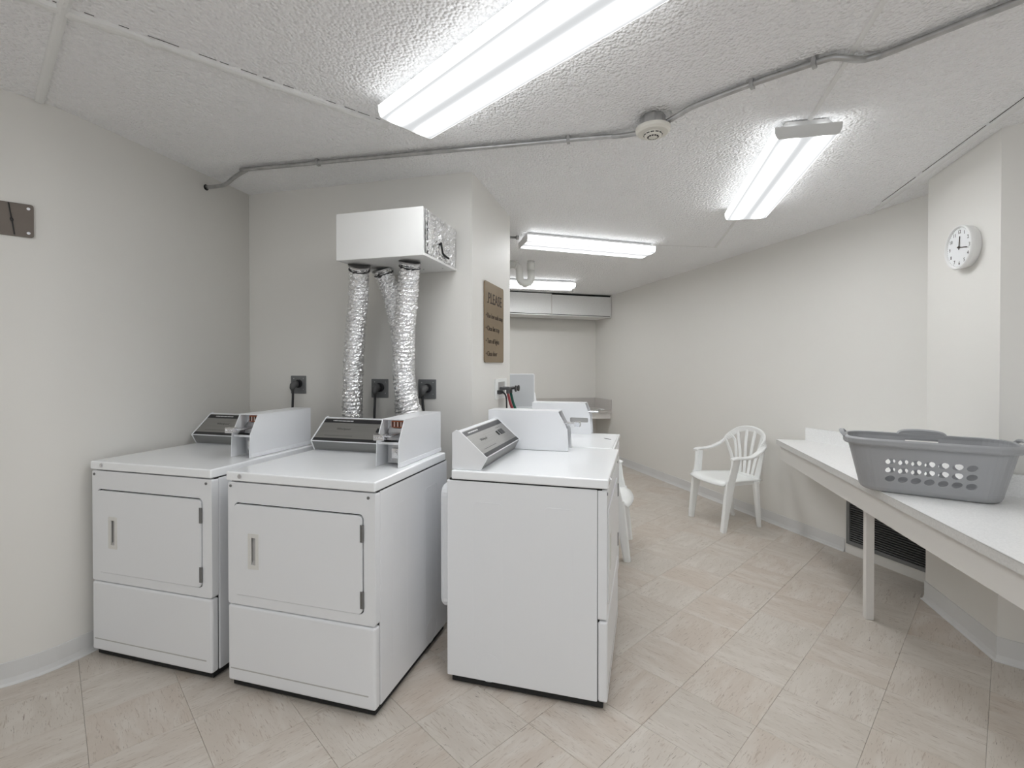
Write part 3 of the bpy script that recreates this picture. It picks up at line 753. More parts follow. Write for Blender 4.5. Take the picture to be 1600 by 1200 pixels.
# ================================================================== WALL THINGS BEHIND THE DRYERS
bw = lambda b_, z: ab(2.66, b_, z)
def outlet(b0, b1, z0, z1, label, end_dx):
    bc, zc = (b0 + b1) / 2, (z0 + z1) / 2
    e = empty('dryer_outlet', bw(bc, zc), ROT_B); tag(e, label, 'outlet', 'dryer outlets on the back wall')
    h = 0.0585
    MB().prism(rrect(-h, h, -h, h, 0.003, 2), front, -0.005, -0.0005).build('cover_plate', 'plate', e, bevel=0.0015)
    MB().cyl((0.004, -0.005, 0.006), (0, -1, 0), 0.027, 0.010, 24).build('receptacle', 'black', e)
    for x in (-0.035, 0.04):
        for z in (-0.03, 0.04): MB().cyl((x, -0.005, z), (0, -1, 0), 0.003, 0.002, 8).build('screw', 'steel', e)
    p = empty('dryer_plug', bw(bc, zc), ROT_B); tag(p, label.replace('grey steel outlet', 'black plug with its cord in the outlet'), 'plug', 'dryer plugs')
    MB().tube([(-0.004, -0.016, 0.006), (-0.005, -0.032, 0.004), (-0.007, -0.046, -0.004), (-0.009, -0.050, -0.022), (-0.010, -0.044, -0.038)], [0.021, 0.023, 0.021, 0.016, 0.010], 16).build('plug_body', 'rubber', p, smooth=True)
    MB().tube(catmull([(-0.010, -0.044, -0.034), (-0.010, -0.044, -0.08), (-0.008 + end_dx * 0.4, -0.05, -0.16), (end_dx, -0.06, -0.30), (end_dx, -0.07, -0.50)], 6), 0.0075, 10).build('cord', 'black', p, smooth=True)
outlet(-2.264, -2.145, 1.206, 1.323, 'grey steel outlet at the left, above the leftmost dryer', 0.0)
outlet(-1.661, -1.544, 1.190, 1.306, 'grey steel outlet between the foil ducts', -0.005)
outlet(-1.335, -1.225, 1.190, 1.305, 'grey steel outlet right of the foil ducts', 0.03)

# duct box with foil side and three foil ducts
vb = empty('duct_box', ab(2.22, -1.60, 1.95), ROT_B); tag(vb, 'white boxed vent hood on the wall with a foil-covered side', 'vent box')
bw_, bd_, bh_ = 0.508, 0.436, 0.247
MB().box(0, bw_, 0, 0.010, 0, bh_).build('front_board', 'board', vb, bevel=0.0015)
MB().box(0.0, bw_ - 0.008, 0.010, bd_, 0.012, bh_).build('body', 'board', vb)
MB().box(0.0, bw_ + 0.004, 0.010, bd_, 0.0, 0.014).build('bottom_board', 'board', vb, bevel=0.002)
def foil_sheet(nu, nv_, fn, amp, name, parent):
    vs_ = []; fs_ = []
    for i in range(nu + 1):
        for j in range(nv_ + 1):
            edge = i in (0, nu) or j in (0, nv_)
            vs_.append(fn(i / nu + (0 if edge else random.uniform(-.4, .4) / nu), j / nv_ + (0 if edge else random.uniform(-.4, .4) / nv_), random.uniform(0, amp)))
    for i in range(nu):
        for j in range(nv_):
            a_, b_, c_, d_ = i * (nv_ + 1) + j, (i + 1) * (nv_ + 1) + j, (i + 1) * (nv_ + 1) + j + 1, i * (nv_ + 1) + j + 1
            fs_ += [(a_, b_, c_), (a_, c_, d_)]
    o = MB().add(vs_, fs_).build(name, 'foil', parent)
    s = o.modifiers.new('solid', 'SOLIDIFY'); s.thickness = 0.001
    return o
foil_sheet(26, 16, lambda s, t, h: (bw_ - 0.006 + h, 0.030 + s * (bd_ - 0.032), 0.016 + t * (bh_ - 0.02)), 0.012, 'foil_side', vb)
foil_sheet(4, 16, lambda s, t, h: (bw_ + 0.001 + h * 0.5, 0.055 + s * 0.035, 0.018 + t * (bh_ - 0.024)), 0.010, 'foil_tape', vb)
MB().tube(catmull([(bw_ + 0.010, 0.20, 0.110), (bw_ + 0.014, 0.205, 0.075), (bw_ + 0.014, 0.225, 0.050), (bw_ + 0.011, 0.30, 0.045)], 5), 0.006, 8).build('tear', 'dark', vb)
for x in (0.32, 0.44):
    MB().cyl((x + 0.03, 0.33, 0.0), (0, 0, -1), 0.004, 0.004, 8).build('screw', 'steel', vb)
def duct(name, pts, rads, label):
    P = catmull([ab(*p) for p in pts], 14)
    n_ = len(P); e = empty(name, P[0]); tag(e, label, 'duct', 'foil dryer ducts')
    seg = 30; vs_ = []; fs_ = []; u = Vector((1, 0, 0))
    fine = []
    L = [0.0]
    for i in range(1, n_): L.append(L[-1] + (P[i] - P[i - 1]).length)
    rings = int(L[-1] / 0.0075)
    for r_ in range(rings + 1):
        s = L[-1] * r_ / rings; i = max(k for k in range(n_) if L[k] <= s + 1e-9); i = min(i, n_ - 2)
        fine.append((P[i].lerp(P[i + 1], (s - L[i]) / (L[i + 1] - L[i])), s / L[-1]))
    for i, (p, s) in enumerate(fine):
        t = (fine[min(i + 1, rings)][0] - fine[max(i - 1, 0)][0]).normalized()
        u = (u - t * u.dot(t)).normalized(); w_ = t.cross(u)
        f_ = s * (len(rads) - 1); k0 = min(int(f_), len(rads) - 2); base = rads[k0] + (rads[k0 + 1] - rads[k0]) * (f_ - k0)
        for k in range(seg):
            a_ = 2 * math.pi * k / seg
            rr = base + 0.0030 * math.sin(i * 2.09 + 0.6 * math.sin(a_ * 2 + i * 0.13)) + random.uniform(-0.0042, 0.0042)
            vs_.append(p + (u * math.cos(a_) + w_ * math.sin(a_)) * rr - P[0])
    for i in range(rings):
        for k in range(seg):
            k2 = (k + 1) % seg; fs_.append((i * seg + k, i * seg + k2, (i + 1) * seg + k2, (i + 1) * seg + k))
    MB().add(vs_, fs_).build('foil_tube', 'foil', e)
    t0 = (P[1] - P[0]).normalized()
    MB().tube([t0 * -0.008, t0 * 0.0], 0.060, 24).build('collar', 'galv', e)
    MB().tube([t0 * 0.018, t0 * 0.023], rads[0] + 0.006, 26).build('band', 'black', e)
    return e
duct('foil_duct', [(2.335, -1.535, 1.938), (2.42, -1.60, 1.75), (2.47, -1.655, 1.55), (2.50, -1.69, 1.25), (2.51, -1.70, 1.02), (2.50, -1.70, 0.75)], [0.051, 0.056, 0.057, 0.057], 'leftmost straight silver foil duct hanging from the vent box')
duct('foil_duct', [(2.46, -1.465, 1.938), (2.52, -1.44, 1.80), (2.555, -1.405, 1.60), (2.580, -1.392, 1.38), (2.575, -1.388, 1.16), (2.565, -1.385, 0.95)], [0.051, 0.056, 0.056, 0.056], 'middle slanting silver foil duct half hidden behind another')
duct('foil_duct', [(2.335, -1.225, 1.938), (2.38, -1.265, 1.78), (2.42, -1.305, 1.58), (2.45, -1.325, 1.38), (2.455, -1.315, 1.24), (2.45, -1.285, 1.12), (2.44, -1.25, 0.98)], [0.052, 0.058, 0.059, 0.060, 0.062, 0.074], 'rightmost silver foil duct widening towards its lower end')

# bronze sign on the projecting wall
sg = empty('rules_sign', ab(2.868, -0.993, 1.41), rad(90) + ROT_B); tag(sg, 'tall bronze-coloured sign headed PLEASE on the projecting wall', 'sign')
sw, sh = 0.408, 0.520
MB().prism(rrect(0, sw, 0, sh, 0.018), front, -0.010, -0.001).build('plaque', 'bronze', sg, bevel=0.001)
rx = (rad(90), 0, 0)
text('lettering', 'PLEASE', 0.098, 'ink', sg, (sw * 0.515, -0.0105, 0.385), rx, 0.0008, 'CENTER', sx=0.98)
for k, s in enumerate(('\u2022 Use low suds soap', '\u2022 Clean lint trap', '\u2022 Turn off lights', '\u2022 Close door')):
    text('lettering', s, 0.046, 'ink', sg, (0.014, -0.0105, 0.288 - k * 0.082), rx, 0.0008, 'LEFT', sx=0.98)
# serifs of the heading
for x in (0.049, 0.107, 0.163):
    MB().box(x - 0.004, x + 0.022, -0.0113, -0.0098, 0.383, 0.389).build('serif', 'ink', sg)

# valve box with hoses
vp = empty('water_valve', ab(3.235, -0.993, 1.23), rad(90) + ROT_B); tag(vp, 'black washer valve with white wall plate below the sign', 'valve')
holed(rrect(-0.135, 0.135, -0.072, 0.068, 0.006, 2), [rrect(-0.075, 0.085, -0.045, 0.045, 0.004, 2)], front, -0.006, -0.0005).build('wall_plate', 'plastic', vp)
MB().box(-0.075, 0.085, -0.002, -0.0005, -0.045, 0.045).build('plate_recess', 'recess', vp)
v_ = MB()
for x in (-0.02, 0.05):
    v_.cyl((x, -0.001, 0.0), (0, -1, 0), 0.010, 0.085, 12).cyl((x, -0.06, 0.0), (0, 0, -1), 0.012, 0.035, 12)
v_.tube([(-0.045, -0.070, 0.0), (0.075, -0.070, 0.0)], 0.012, 12).build('valve_body', 'rubber', vp)
for x in (-0.02, 0.05):
    MB().cyl((x, -0.085, 0.0), (0, -1, 0), 0.006, 0.03, 10).cyl((x, -0.112, 0.0), (0, -1, 0), 0.022, 0.010, 16).build('knob', 'black', vp, bevel=0.002)
MB().box(-0.10, -0.04, -0.03, -0.004, -0.035, -0.01).build('lever', 'black', vp, bevel=0.003)
def hose(label, m, pts, r):
    P = [ab(3.235 + x, -0.993 - y, 1.23 + z) for x, y, z in pts]
    o = MB().tube(catmull(P, 8), r, 12).build('water_hose' if m != 'black' else 'drain_cable', m, None, smooth=True)
    tag(o, label, 'hose')
hose('red rubber hose hanging from the washer valve', 'red', [(-0.02, -0.060, -0.033), (-0.015, -0.075, -0.10), (0.0, -0.10, -0.20), (0.02, -0.095, -0.45)], 0.0095)
hose('green rubber hose hanging from the washer valve', 'green', [(0.05, -0.060, -0.033), (0.055, -0.075, -0.10), (0.065, -0.10, -0.20), (0.08, -0.095, -0.45)], 0.0095)
hose('thin black cable hanging left of the red hose', 'black', [(-0.055, -0.030, -0.02), (-0.04, -0.05, -0.05), (-0.035, -0.055, -0.12), (-0.03, -0.055, -0.40)], 0.006)

# bronze plate at the left picture edge
pA, pB = LEFT[1], LEFT[3]; pd = (pB - pA).normalized()
pe = empty('wall_plate', Vector((-2.128, 2.06, 1.96)), math.atan2(pd.y, pd.x))
pnt = pA + pd * ((Vector((-2.128, 2.06, 0)) - pA).dot(pd)); pe.location = Vector((pnt.x, pnt.y, 1.955))
tag(pe, 'dark bronze metal plate with screws at the left picture edge', 'wall plate')
MB().prism(rrect(-0.16, 0.052, 0.0, 0.145, 0.010), front, -0.005, -0.0005).build('plate', 'brown', pe, bevel=0.001)
for z in (0.018, 0.125):
    MB().cyl((0.036, -0.005, z), (0, -1, 0), 0.0062, 0.003, 12).build('screw', 'chrome', pe)
    MB().cyl((-0.145, -0.005, z), (0, -1, 0), 0.0062, 0.003, 12).build('screw', 'chrome', pe)
MB().tube([(-0.026, -0.007, 0.142), (-0.016, -0.009, 0.07), (-0.008, -0.007, 0.006)], 0.0022, 8).tube([(-0.017, -0.009, 0.078), (-0.016, -0.010, 0.070), (-0.015, -0.009, 0.062)], [0.003, 0.006, 0.003], 10).build('pin', 'black', pe)

# ================================================================== PIPE TRAP IN THE ALCOVE
tr = empty('pipe_trap', (0.20, 5.02, 2.20)); tag(tr, 'white plastic drain pipe with a U-shaped trap hanging from the ceiling', 'pipe')
zc_ = cz(0.2, 5.02) - 2.20
MB().tube([(0.0, 0, zc_), (0.0, 0, 0.20)], 0.037, 20).build('riser', 'pvc', tr, smooth=True)
MB().tube([(0.0, 0, 0.255), (0.0, 0, 0.185)], 0.043, 20).build('coupling', 'pvc', tr)
ub_ = [(0.0, 0, 0.19), (0.0, 0, 0.115)] + [(-0.060 + 0.060 * math.cos(t), 0, 0.108 - 0.060 * math.sin(t)) for t in (math.pi * k / 10 for k in range(11))] + [(-0.122, 0, 0.17), (-0.128, 0, 0.205), (-0.150, 0, 0.235), (-0.185, 0, 0.245), (-0.60, 0, 0.25)]
MB().tube(ub_, 0.038, 20).build('bend', 'pvc', tr, smooth=True)
MB().tube([(-0.205, 0, 0.247), (-0.25, 0, 0.248)], 0.044, 20).build('coupling', 'pvc', tr)
MB().tube(catmull([(-0.20, -0.045, 0.36), (-0.165, -0.05, 0.33), (-0.150, -0.048, 0.28), (-0.155, -0.042, 0.22), (-0.17, -0.043, 0.19), (-0.15, -0.046, 0.25)], 5), 0.006, 8).build('hanger_wire', 'pvc', tr, smooth=True)
MB().cyl((-0.20, -0.03, 0.335), (0, -1, 0), 0.022, 0.025, 14).build('clamp', 'galv', tr)
cb = empty('lamp_conduit', (-0.25, 4.05, cz(-0.25, 4.05))); tag(cb, 'short thin conduit entering the left end of the far lamp', 'conduit')
MB().tube([(-0.2, -0.1, -0.03), (0.30, 0.015, -0.035)], 0.010, 10).build('pipe', 'galv', cb, smooth=True)
MB().cyl((0.285, 0.011, -0.035), (1, 0.22, 0), 0.018, 0.022, 12).build('connector', 'galv', cb)

# ================================================================== FAR COUNTER
fc = empty('far_counter', Vector((1.461, 7.018, 0)), rad(10.3)); tag(fc, 'grey laminate wall counter in the far right corner', 'counter')
def fxr(y):
    o_ = fc.location + Vector((-Fd.y, Fd.x, 0)) * y; return (isect(o_, Fd, Rp, Rd) - o_).dot(Fd) - 0.004
dpt = (far_corner - fc.location).dot(Vector((-Fd.y, Fd.x, 0))) - 0.004
flat = lambda p, q, t: (p, q, t)
MB().prism([(-1.75, 0.0), (fxr(0), 0.0), (fxr(dpt), dpt), (-1.75, dpt)], flat, 0.700, 0.738).build('countertop', 'lamgrey', fc, bevel=0.002)
MB().prism([(-1.75, 0.02), (fxr(0.02) - 0.002, 0.02), (fxr(0.04) - 0.002, 0.04), (-1.75, 0.04)], flat, 0.61, 0.700).build('apron', 'tablepaint', fc)
MB().box(-1.75, fxr(dpt) - 0.02, dpt - 0.018, dpt, 0.738, 0.888).build('backsplash', 'lamgrey', fc)
mb = MB().prism([(fxr(0) - 0.018, 0.0), (fxr(0), 0.0), (fxr(dpt), dpt), (fxr(dpt) - 0.018, dpt)], flat, 0.738, 0.888).build('backsplash', 'lamgrey', fc)
MB().box(-1.74, -1.70, 0.03, 0.07, 0.0, 0.61).build('leg', 'tablepaint', fc)
pt = empty('paper_tag', fc.location + Fd * -0.16 + Vector((0, 0, 0.738)), rad(10.3)); tag(pt, 'small crumpled white paper on the edge of the far counter', 'paper')
foil_sheet(5, 4, lambda s, t, h: (-0.05 + s * 0.10, -0.012 + t * 0.08, 0.001 + h), 0.018, 'sheet', pt).data.materials[0] = M['plastic']

# ================================================================== FOLDING COUNTER ON THE RIGHT
ZT = 0.785
F0, F1 = ab(4.386, 1.024), ab(1.15, 1.136)
fd = (F1 - F0).normalized()
W0 = isect(F0, Bv, Rp, Rd)
diag = Vector((0.73, -0.68, 0)).normalized()
endp = pil1 + diag * 0.9
off = lambda p, d_: p - d_ * 0.004
back = [W0 - Bv * 0.004, pil_ret + (Rd - Bv) * 0.004, pil0 - Bv * 0.004 + Av * 0.004, pil1 - Bv * 0.004, endp - Bv * 0.006]
poly = [F0] + back + [isect(endp, Bv, F1, fd) if False else F1]
tb = empty('folding_counter', ab(3.06, 1.175)); tag(tb, 'long white laminate folding counter along the right wall', 'counter')
TL = tb.location
def wpoly(pts, z0, z1, inset=None): return MB().prism([(p.x - TL.x, p.y - TL.y) for p in pts], flat, z0, z1)
wpoly(poly, ZT - 0.003, ZT).build('top_surface', 'lam', tb)
wpoly([F0 - Bv * 0.0008, F0 + Bv * 0.02, F1 + Bv * 0.02, F1 - Bv * 0.0008], ZT - 0.0055, ZT - 0.0028).build('edge_seam', 'recess', tb)
wpoly(poly, ZT - 0.040, ZT - 0.003).build('top_slab', 'lamedge', tb)
inn = Bv * 0.028
ap = [F0 + inn - Av * 0.012, F1 + inn, F1 + inn * 1.7, F0 + inn * 1.7 - Av * 0.012]
wpoly(ap, ZT - 0.163, ZT - 0.040).build('apron', 'tablepaint', tb, bevel=0.002)
e_ = isect(F0 + inn - Av * 0.012, Bv, Rp, Rd) - Bv * 0.006
wpoly([F0 + inn * 2.1 - Av * 0.012, e_, e_ - Av * 0.02, F0 + inn * 2.1 - Av * 0.032], ZT - 0.163, ZT - 0.040).build('apron', 'tablepaint', tb)
lg = MB().box(-0.02, 0.02, -0.02, 0.02, 0.0, ZT - 0.05).build('leg', 'tablepaint', tb, bevel=0.003); lg.rotation_euler = (0, 0, ROT_B)
lg2 = lg.copy(); COL.objects.link(lg2); lg2.parent = tb; lg2.location = ab(1.35, 1.19) - TL
bk = [(W0 - Bv * 0.003, pil_ret, (Rd.y, -Rd.x)), (pil0, pil1, None), (pil1, endp, None)]
for i, (p, q, _) in enumerate(bk):
    d_ = (q - p).normalized(); n_in = Vector((d_.y, -d_.x, 0))
    p0 = p + n_in * 0.0035; q0_ = q + n_in * 0.0035
    wpoly([p0, q0_, q0_ + n_in * 0.018, p0 + n_in * 0.018], ZT, ZT + 0.105).build('backsplash', 'lam', tb, bevel=0.001)

# air grille on the right wall below the counter
g0 = on_right(3.555); gl = (pil_ret - g0).length - 0.012
gr = empty('vent_grille', Vector((g0.x, g0.y, 0.072)), math.atan2(-Rd.y, -Rd.x)); tag(gr, 'dark grey louvred air grille below the folding counter', 'vent grille')
gh = 0.36
in_ = lambda p, q, t: (p, -t, q)                 # local -y points into the room
holed([(0, 0), (gl, 0), (gl, gh), (0, gh)], [[(0.026, 0.028), (gl - 0.026, 0.028), (gl - 0.026, gh - 0.028), (0.026, gh - 0.028)]], in_, 0.001, 0.016).build('frame', 'vent', gr, bevel=0.002)
MB().box(0.02, gl - 0.02, -0.002, -0.0005, 0.022, gh - 0.022).build('dark_back', 'ventin', gr)
sm = MB().prism([(0.003, 0.0), (0.006, -0.002), (0.015, 0.006), (0.012, 0.009)], lambda p, q, t: (t, -p, q), 0.026, gl - 0.026).mesh('louvre'); sm.materials.append(M['vent'])
k = 0.034
while k < gh - 0.036:
    o = bpy.data.objects.new('louvre', sm); COL.objects.link(o); o.parent = gr; o.location = (0, 0, k); k += 0.0165
wbase = MB().box(0, gl, -0.006, -0.0005, -0.0715, -0.001).build('baseboard_vent', 'wall', None); wbase.location = gr.location; wbase.rotation_euler = gr.rotation_euler
tag(wbase, 'white painted strip of wall base below the vent grille', kind='structure')

# clock
ck = empty('wall_clock', ab(3.018, 1.592, 2.0), math.atan2(-Av.y, -Av.x)); tag(ck, 'round white wall clock on the pillar', 'clock')
CR = 0.112
# in this frame local x runs to the right as seen from the room, local -y points into the room
MB().tube([(0, -0.001, 0), (0, -0.020, 0), (0, -0.038, 0)], [CR * 0.93, CR * 0.97, CR], 48).build('case', 'board', ck, smooth=False)
ring = MB(); n_ = 48; vs_ = []; fs_ = []
for i in range(n_):
    a_ = 2 * math.pi * i / n_
    for r_, y_ in ((CR, -0.034), (CR * 1.01, -0.044), (CR * 0.97, -0.050), (CR * 0.92, -0.048), (CR * 0.905, -0.038)):
        vs_.append((r_ * math.cos(a_), y_, r_ * math.sin(a_)))
for i in range(n_):
    for j in range(4): fs_.append((i * 5 + j, ((i + 1) % n_) * 5 + j, ((i + 1) % n_) * 5 + j + 1, i * 5 + j + 1))
ring.add(vs_, fs_).build('rim', 'board', ck, smooth=True)
MB().tube([(0, -0.0375, 0), (0, -0.0395, 0)], CR * 0.91, 40).build('dial', 'clockface', ck)
for h_ in range(1, 13):
    a_ = rad(90 - 30 * h_); r_ = CR * 0.72
    text('numeral', str(h_), 0.026, 'ink', ck, (r_ * math.cos(a_), -0.0398, r_ * math.sin(a_) - 0.009), (rad(90), 0, 0), 0.0003, 'CENTER')
for k in range(60):
    a_ = rad(6 * k); r0 = CR * (0.84 if k % 5 == 0 else 0.87)
    tk = MB().box(r0, CR * 0.895, -0.0400, -0.0394, -0.0006, 0.0006).build('minute_mark', 'ink', ck); tk.rotation_euler = (0, -a_, 0)
def hand(name, deg, L_, wd, y_):
    o = MB().box(-0.012, L_, y_, y_ + 0.001, -wd / 2, wd / 2).build(name, 'ink', ck); o.rotation_euler = (0, -rad(90 - deg), 0)
hand('hour_hand', 6, 0.056, 0.0055, -0.0425); hand('minute_hand', 100, 0.072, 0.004, -0.0445)
MB().cyl((0, -0.040, 0), (0, -1, 0), 0.005, 0.006, 12).build('hub', 'ink', ck)

# ================================================================== LAUNDRY BASKET
def basket(loc, rz):
    e = empty('laundry_basket', loc, rz); tag(e, 'grey plastic laundry basket on the folding counter', 'laundry basket')
    Hh = 0.258
    bl, bw2, br = 0.255, 0.114, 0.080           # half length, half width, corner radius at the base
    tl, tw, trd = 0.308, 0.156, 0.105           # the same at the rim
    def loop(t, n_=8):
        L_, W_, r_ = bl + (tl - bl) * t, bw2 + (tw - bw2) * t, br + (trd - br) * t
        pts = []
        for cx_, cy_, a0 in ((L_ - r_, W_ - r_, 0), (-L_ + r_, W_ - r_, 90), (-L_ + r_, -W_ + r_, 180), (L_ - r_, -W_ + r_, 270)):
            for i in range(n_ + 1):
                a_ = rad(a0 + 90 * i / n_); pts.append(Vector((cx_ + r_ * math.cos(a_), cy_ + r_ * math.sin(a_), 0)))
        return pts
    n_ = 9
    mb_ = MB(); rows = []
    prof = [(0.0, 0.0, -0.045), (0.0, 0.0, -0.020), (0.0, 0.004, -0.006), (0.0, 0.018, 0.0)] + [(0.0, 0.0, 0.0)]
    levels = [(0.0, 0.0, 0.035), (0.0, 0.003, 0.014), (0.02, 0.010, 0.004), (0.07, 0.022, 0.0), (0.13, 0.040, 0.0), (1.0, Hh - 0.012, 0.0)]
    for t, z, ins in levels:
        row = []
        for p in loop(t):
            q = p - p.normalized() * ins; row.append((q.x, q.y, z))
        rows.append(row)
    k = len(rows[0])
    vs_ = [p for r_ in rows for p in r_]; fs_ = [tuple(range(k))]
    for i in range(len(rows) - 1):
        for j in range(k):
            j2 = (j + 1) % k
            long_side = (j % n_ == n_ - 1) and (j // n_ in (0, 2))   # the flat long sides are built with holes
            if long_side and i == len(rows) - 2: continue
            fs_.append((i * k + j, i * k + j2, (i + 1) * k + j2, (i + 1) * k + j))
    mb_.add(vs_, fs_)
    lo, hi = loop(0.13), loop(1.0)
    for c0 in (0, 2):
        j = c0 * n_ + n_ - 1; j2 = (j + 1) % k
        a_, b_, c_, d_ = rows[-2][j], rows[-2][j2], rows[-1][j2], rows[-1][j]
        a_, b_, c_, d_ = Vector(a_), Vector(b_), Vector(c_), Vector(d_)
        xm = (a_ + b_) / 2; ux = (b_ - a_).normalized(); uz = ((c_ + d_) / 2 - xm).normalized()
        loc2 = lambda p: ((p - xm).dot(ux), (p - xm).dot(uz))
        holes = []
        for r_ in range(3):
            for q in range(7):
                holes.append(ellipse((q - 3) * 0.0470, 0.032 + r_ * 0.042, 0.0195, 0.0145, rad(24 if c0 == 0 else 24), 12))
        if c0 == 0: holes.append(rrect(-0.064, 0.064, 0.168, 0.200, 0.008, 3))     # hand hole below the far grip
        # outline and holes as a single sheet
        sheet = MB(); bm = bmesh.new(); edges = []
        for lp in [[loc2(p) for p in (a_, b_, c_, d_)]] + holes:
            vv = [bm.verts.new((p, q, 0)) for p, q in lp]; edges += [bm.edges.new((vv[i], vv[(i + 1) % len(vv)])) for i in range(len(vv))]
        bmesh.ops.triangle_fill(bm, use_beauty=True, use_dissolve=False, edges=edges, normal=(0, 0, 1)); bm.verts.index_update()
        mb_.add([xm + ux * v.co.x + uz * v.co.y for v in bm.verts], [tuple(v.index for v in f.verts) for f in bm.faces]); bm.free()
    o = mb_.build('body', 'basket', e)
    bm = bmesh.new(); bm.from_mesh(o.data); bmesh.ops.remove_doubles(bm, verts=bm.verts, dist=0.0004); bmesh.ops.recalc_face_normals(bm, faces=bm.faces); bm.to_mesh(o.data); bm.free()
    s = o.modifiers.new('solid', 'SOLIDIFY'); s.thickness = 0.003; s.offset = -1
    # rolled rim
    rim = MB(); P = loop(1.0); prof = ((-0.004, -0.030), (0.010, -0.034), (0.016, -0.026), (0.016, -0.006), (0.008, 0.002), (-0.004, 0.0)); m_ = len(prof)
    vs_ = []; fs_ = []
    N = len(P)
    for i, p in enumerate(P):
        t = (P[(i + 1) % N] - P[i - 1]).normalized(); nrm = Vector((t.y, -t.x, 0))
        for d_, z in prof:
            q = p + nrm * d_; vs_.append((q.x, q.y, Hh + z))
    for i in range(N):
        for j in range(m_): fs_.append((i * m_ + j, ((i + 1) % N) * m_ + j, ((i + 1) % N) * m_ + (j + 1) % m_, i * m_ + (j + 1) % m_))
    rim.add(vs_, fs_).build('rim', 'basket', e, bevel=0.0025)
    for s_ in (-1, 1):                            # raised grips: long far side and the two ends
        hx = tl + 0.012
        MB().sweep(catmull([(s_ * (hx - 0.006), -0.075, Hh - 0.006), (s_ * (hx + 0.006), -0.055, Hh + 0.010), (s_ * (hx + 0.012), 0, Hh + 0.014), (s_ * (hx + 0.006), 0.055, Hh + 0.010), (s_ * (hx - 0.006), 0.075, Hh - 0.006)], 5), (0.020, 0.014), (0, 0, 1)).build('grip', 'basket', e)
    MB().sweep(catmull([(-0.088, tw + 0.006, Hh - 0.012), (-0.070, tw + 0.008, Hh + 0.004), (0.0, tw + 0.008, Hh + 0.010), (0.070, tw + 0.008, Hh + 0.004), (0.088, tw + 0.006, Hh - 0.012)], 6), (0.030, 0.022), (0, 1, 0)).build('grip', 'basket', e)
    return e
basket(Vector((1.970, 2.283, ZT + 0.0005)), rad(-34.5))

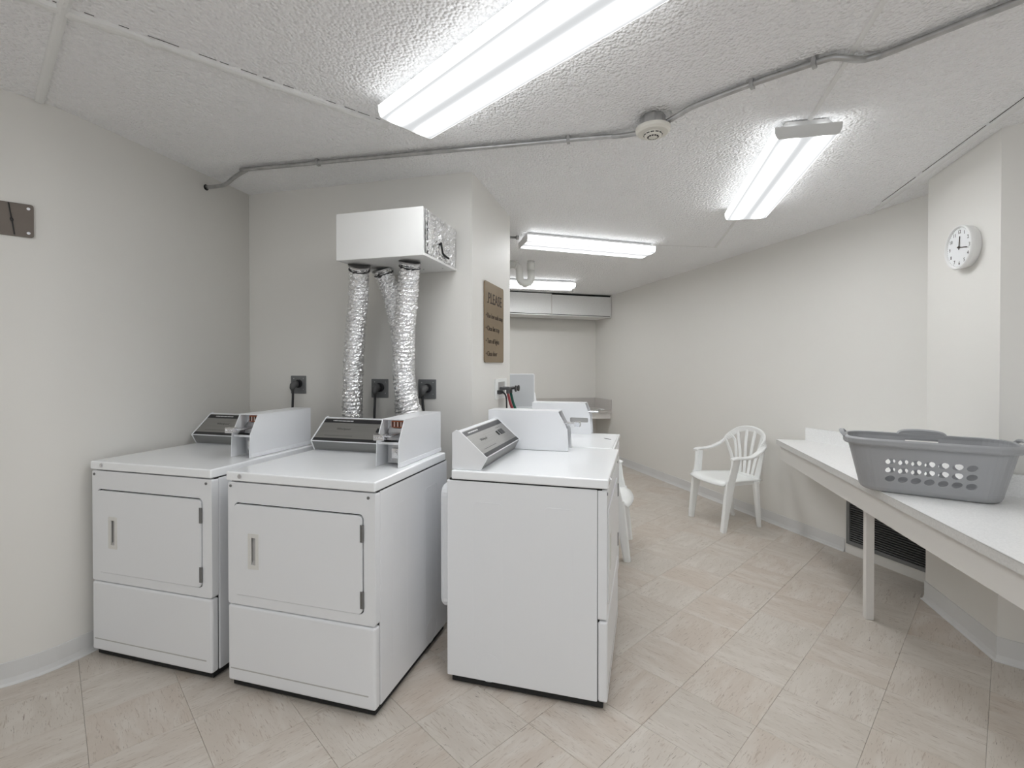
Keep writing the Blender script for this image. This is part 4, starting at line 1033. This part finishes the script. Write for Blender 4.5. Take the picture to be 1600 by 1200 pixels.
# ================================================================== CHAIRS
def chair(name, loc, rz, label):
    """moulded resin armchair; local x to its left-right, local +y towards its back, front feet at y = 0"""
    e = empty(name, loc, rz); tag(e, label, 'chair', 'white plastic armchairs')
    # seat: gently dished sheet with a rolled front lip
    nx, ny = 12, 10; vs_ = []; fs_ = []
    for j in range(ny + 1):
        t = j / ny; y = -0.005 + 0.425 * t; hw = 0.232 - 0.052 * t ** 1.5
        for i in range(nx + 1):
            s = -1 + 2 * i / nx
            z = 0.418 - 0.014 * math.sin(math.pi * min(1, t * 1.05)) * (1 - s * s) - 0.010 * t + 0.004 * abs(s) ** 3
            yy = y - (0.030 * (1 - s * s) if j == 0 else 0.022 * (1 - s * s) * (1 - t) ** 2)
            if j == 0: z -= 0.030
            if j == 1: z -= 0.002
            vs_.append((s * hw, yy, z))
    for j in range(ny):
        for i in range(nx): fs_.append((j * (nx + 1) + i, j * (nx + 1) + i + 1, (j + 1) * (nx + 1) + i + 1, (j + 1) * (nx + 1) + i))
    st = MB().add(vs_, fs_).build('seat', 'plastic', e, smooth=True)
    so = st.modifiers.new('solid', 'SOLIDIFY'); so.thickness = 0.012; so.offset = -1
    MB().sweep([(-0.225, 0.03, 0.398), (-0.175, 0.40, 0.392)], (0.012, 0.036), (0, 0, 1)).build('seat_skirt', 'plastic', e)
    MB().sweep([(0.225, 0.03, 0.398), (0.175, 0.40, 0.392)], (0.012, 0.036), (0, 0, 1)).build('seat_skirt', 'plastic', e)
    for s in (-1, 1):
        # front leg rises through the seat to carry the arm
        MB().sweep([(s * 0.222, 0.004, 0.0), (s * 0.224, 0.008, 0.03), (s * 0.226, 0.035, 0.22), (s * 0.226, 0.062, 0.38), (s * 0.228, 0.070, 0.42)],
                   [(0.040, 0.050), (0.040, 0.052), (0.034, 0.068), (0.028, 0.085), (0.026, 0.088)], (0, 1, 0)).build('leg', 'plastic', e, smooth=False)
        ps = MB().sweep([(s * 0.228, 0.070, 0.40), (s * 0.240, 0.090, 0.50), (s * 0.252, 0.105, 0.605)], [(0.018, 0.080), (0.017, 0.072), (0.020, 0.075)], (0, 1, 0)).build('arm_post', 'plastic', e)
        for k in range(3):
            MB().sweep([(s * (0.218), 0.053 + k * 0.022, 0.43), (s * 0.240, 0.083 + k * 0.021, 0.595)], (0.006, 0.006), (0, 1, 0)).build('rib', 'plastic', ps)
        MB().sweep([(s * 0.165, 0.405, 0.0), (s * 0.168, 0.398, 0.03), (s * 0.176, 0.375, 0.22), (s * 0.180, 0.355, 0.40)],
                   [(0.036, 0.032), (0.036, 0.034), (0.044, 0.042), (0.055, 0.050)], (0, 1, 0)).build('leg', 'plastic', e)
    for s in (-1, 1):
        arm = [(s * 0.250, 0.062, 0.606), (s * 0.258, 0.10, 0.618), (s * 0.268, 0.18, 0.618), (s * 0.268, 0.25, 0.628), (s * 0.256, 0.33, 0.662)]
        P = catmull(arm, 5)
        MB().sweep(P, (0.052, 0.018), (0, 0, 1)).build('armrest', 'plastic', e)
    hoop = [(-0.256, 0.33, 0.662), (-0.238, 0.385, 0.710), (-0.195, 0.430, 0.765), (-0.125, 0.455, 0.805), (0, 0.465, 0.822), (0.125, 0.455, 0.805), (0.195, 0.430, 0.765), (0.238, 0.385, 0.710), (0.256, 0.33, 0.662)]
    P = catmull(hoop, 5); ups = []
    for p in P:
        w_ = max(0.0, min(1.0, (p.z - 0.64) / 0.14)); ups.append((0, 0.9 * w_, 1 - w_ * 0.75))
    MB().sweep(P, (0.052, 0.018), ups).build('back_rim', 'plastic', e)
    hp = lambda f: P[int(round(f * (len(P) - 1)))]
    for k in range(6):
        f = 0.20 + 0.60 * k / 5; top = hp(f); xb = (k - 2.5) * 0.047
        bot = Vector((xb, 0.405, 0.405)); mid = Vector((xb * 1.05 + (top.x - xb) * 0.28, 0.425, 0.57)); m2 = Vector((xb + (top.x - xb) * 0.68, 0.44, 0.69))
        MB().sweep(catmull([bot, mid, m2, top], 5), (0.032, 0.010), (0, 1, 0)).build('slat', 'plastic', e)
    for s in (-1, 1):                             # outer uprights from the seat corners into the arms
        MB().sweep(catmull([(s * 0.160, 0.395, 0.41), (s * 0.178, 0.405, 0.53), (s * 0.215, 0.395, 0.63), (s * 0.240, 0.375, 0.70)], 5), (0.036, 0.010), (0, 1, 0)).build('upright', 'plastic', e)
    MB().box(-0.15, 0.15, 0.392, 0.412, 0.385, 0.425).build('back_base', 'plastic', e, bevel=0.004)
    return e
mid_f = Vector((1.70, 4.196, 0)); fdir = Vector((-0.972, -0.235, 0)).normalized()          # where the chair looks
# local -y = facing direction
chair('plastic_armchair', mid_f, math.atan2(-fdir.y, -fdir.x) - rad(90), 'white plastic armchair standing alone against the right wall')
f2 = Bv
chair('plastic_armchair', ab(3.715, -0.128), math.atan2(-f2.y, -f2.x) - rad(90), 'white plastic armchair mostly hidden behind the washer, only its seat corner and legs showing')
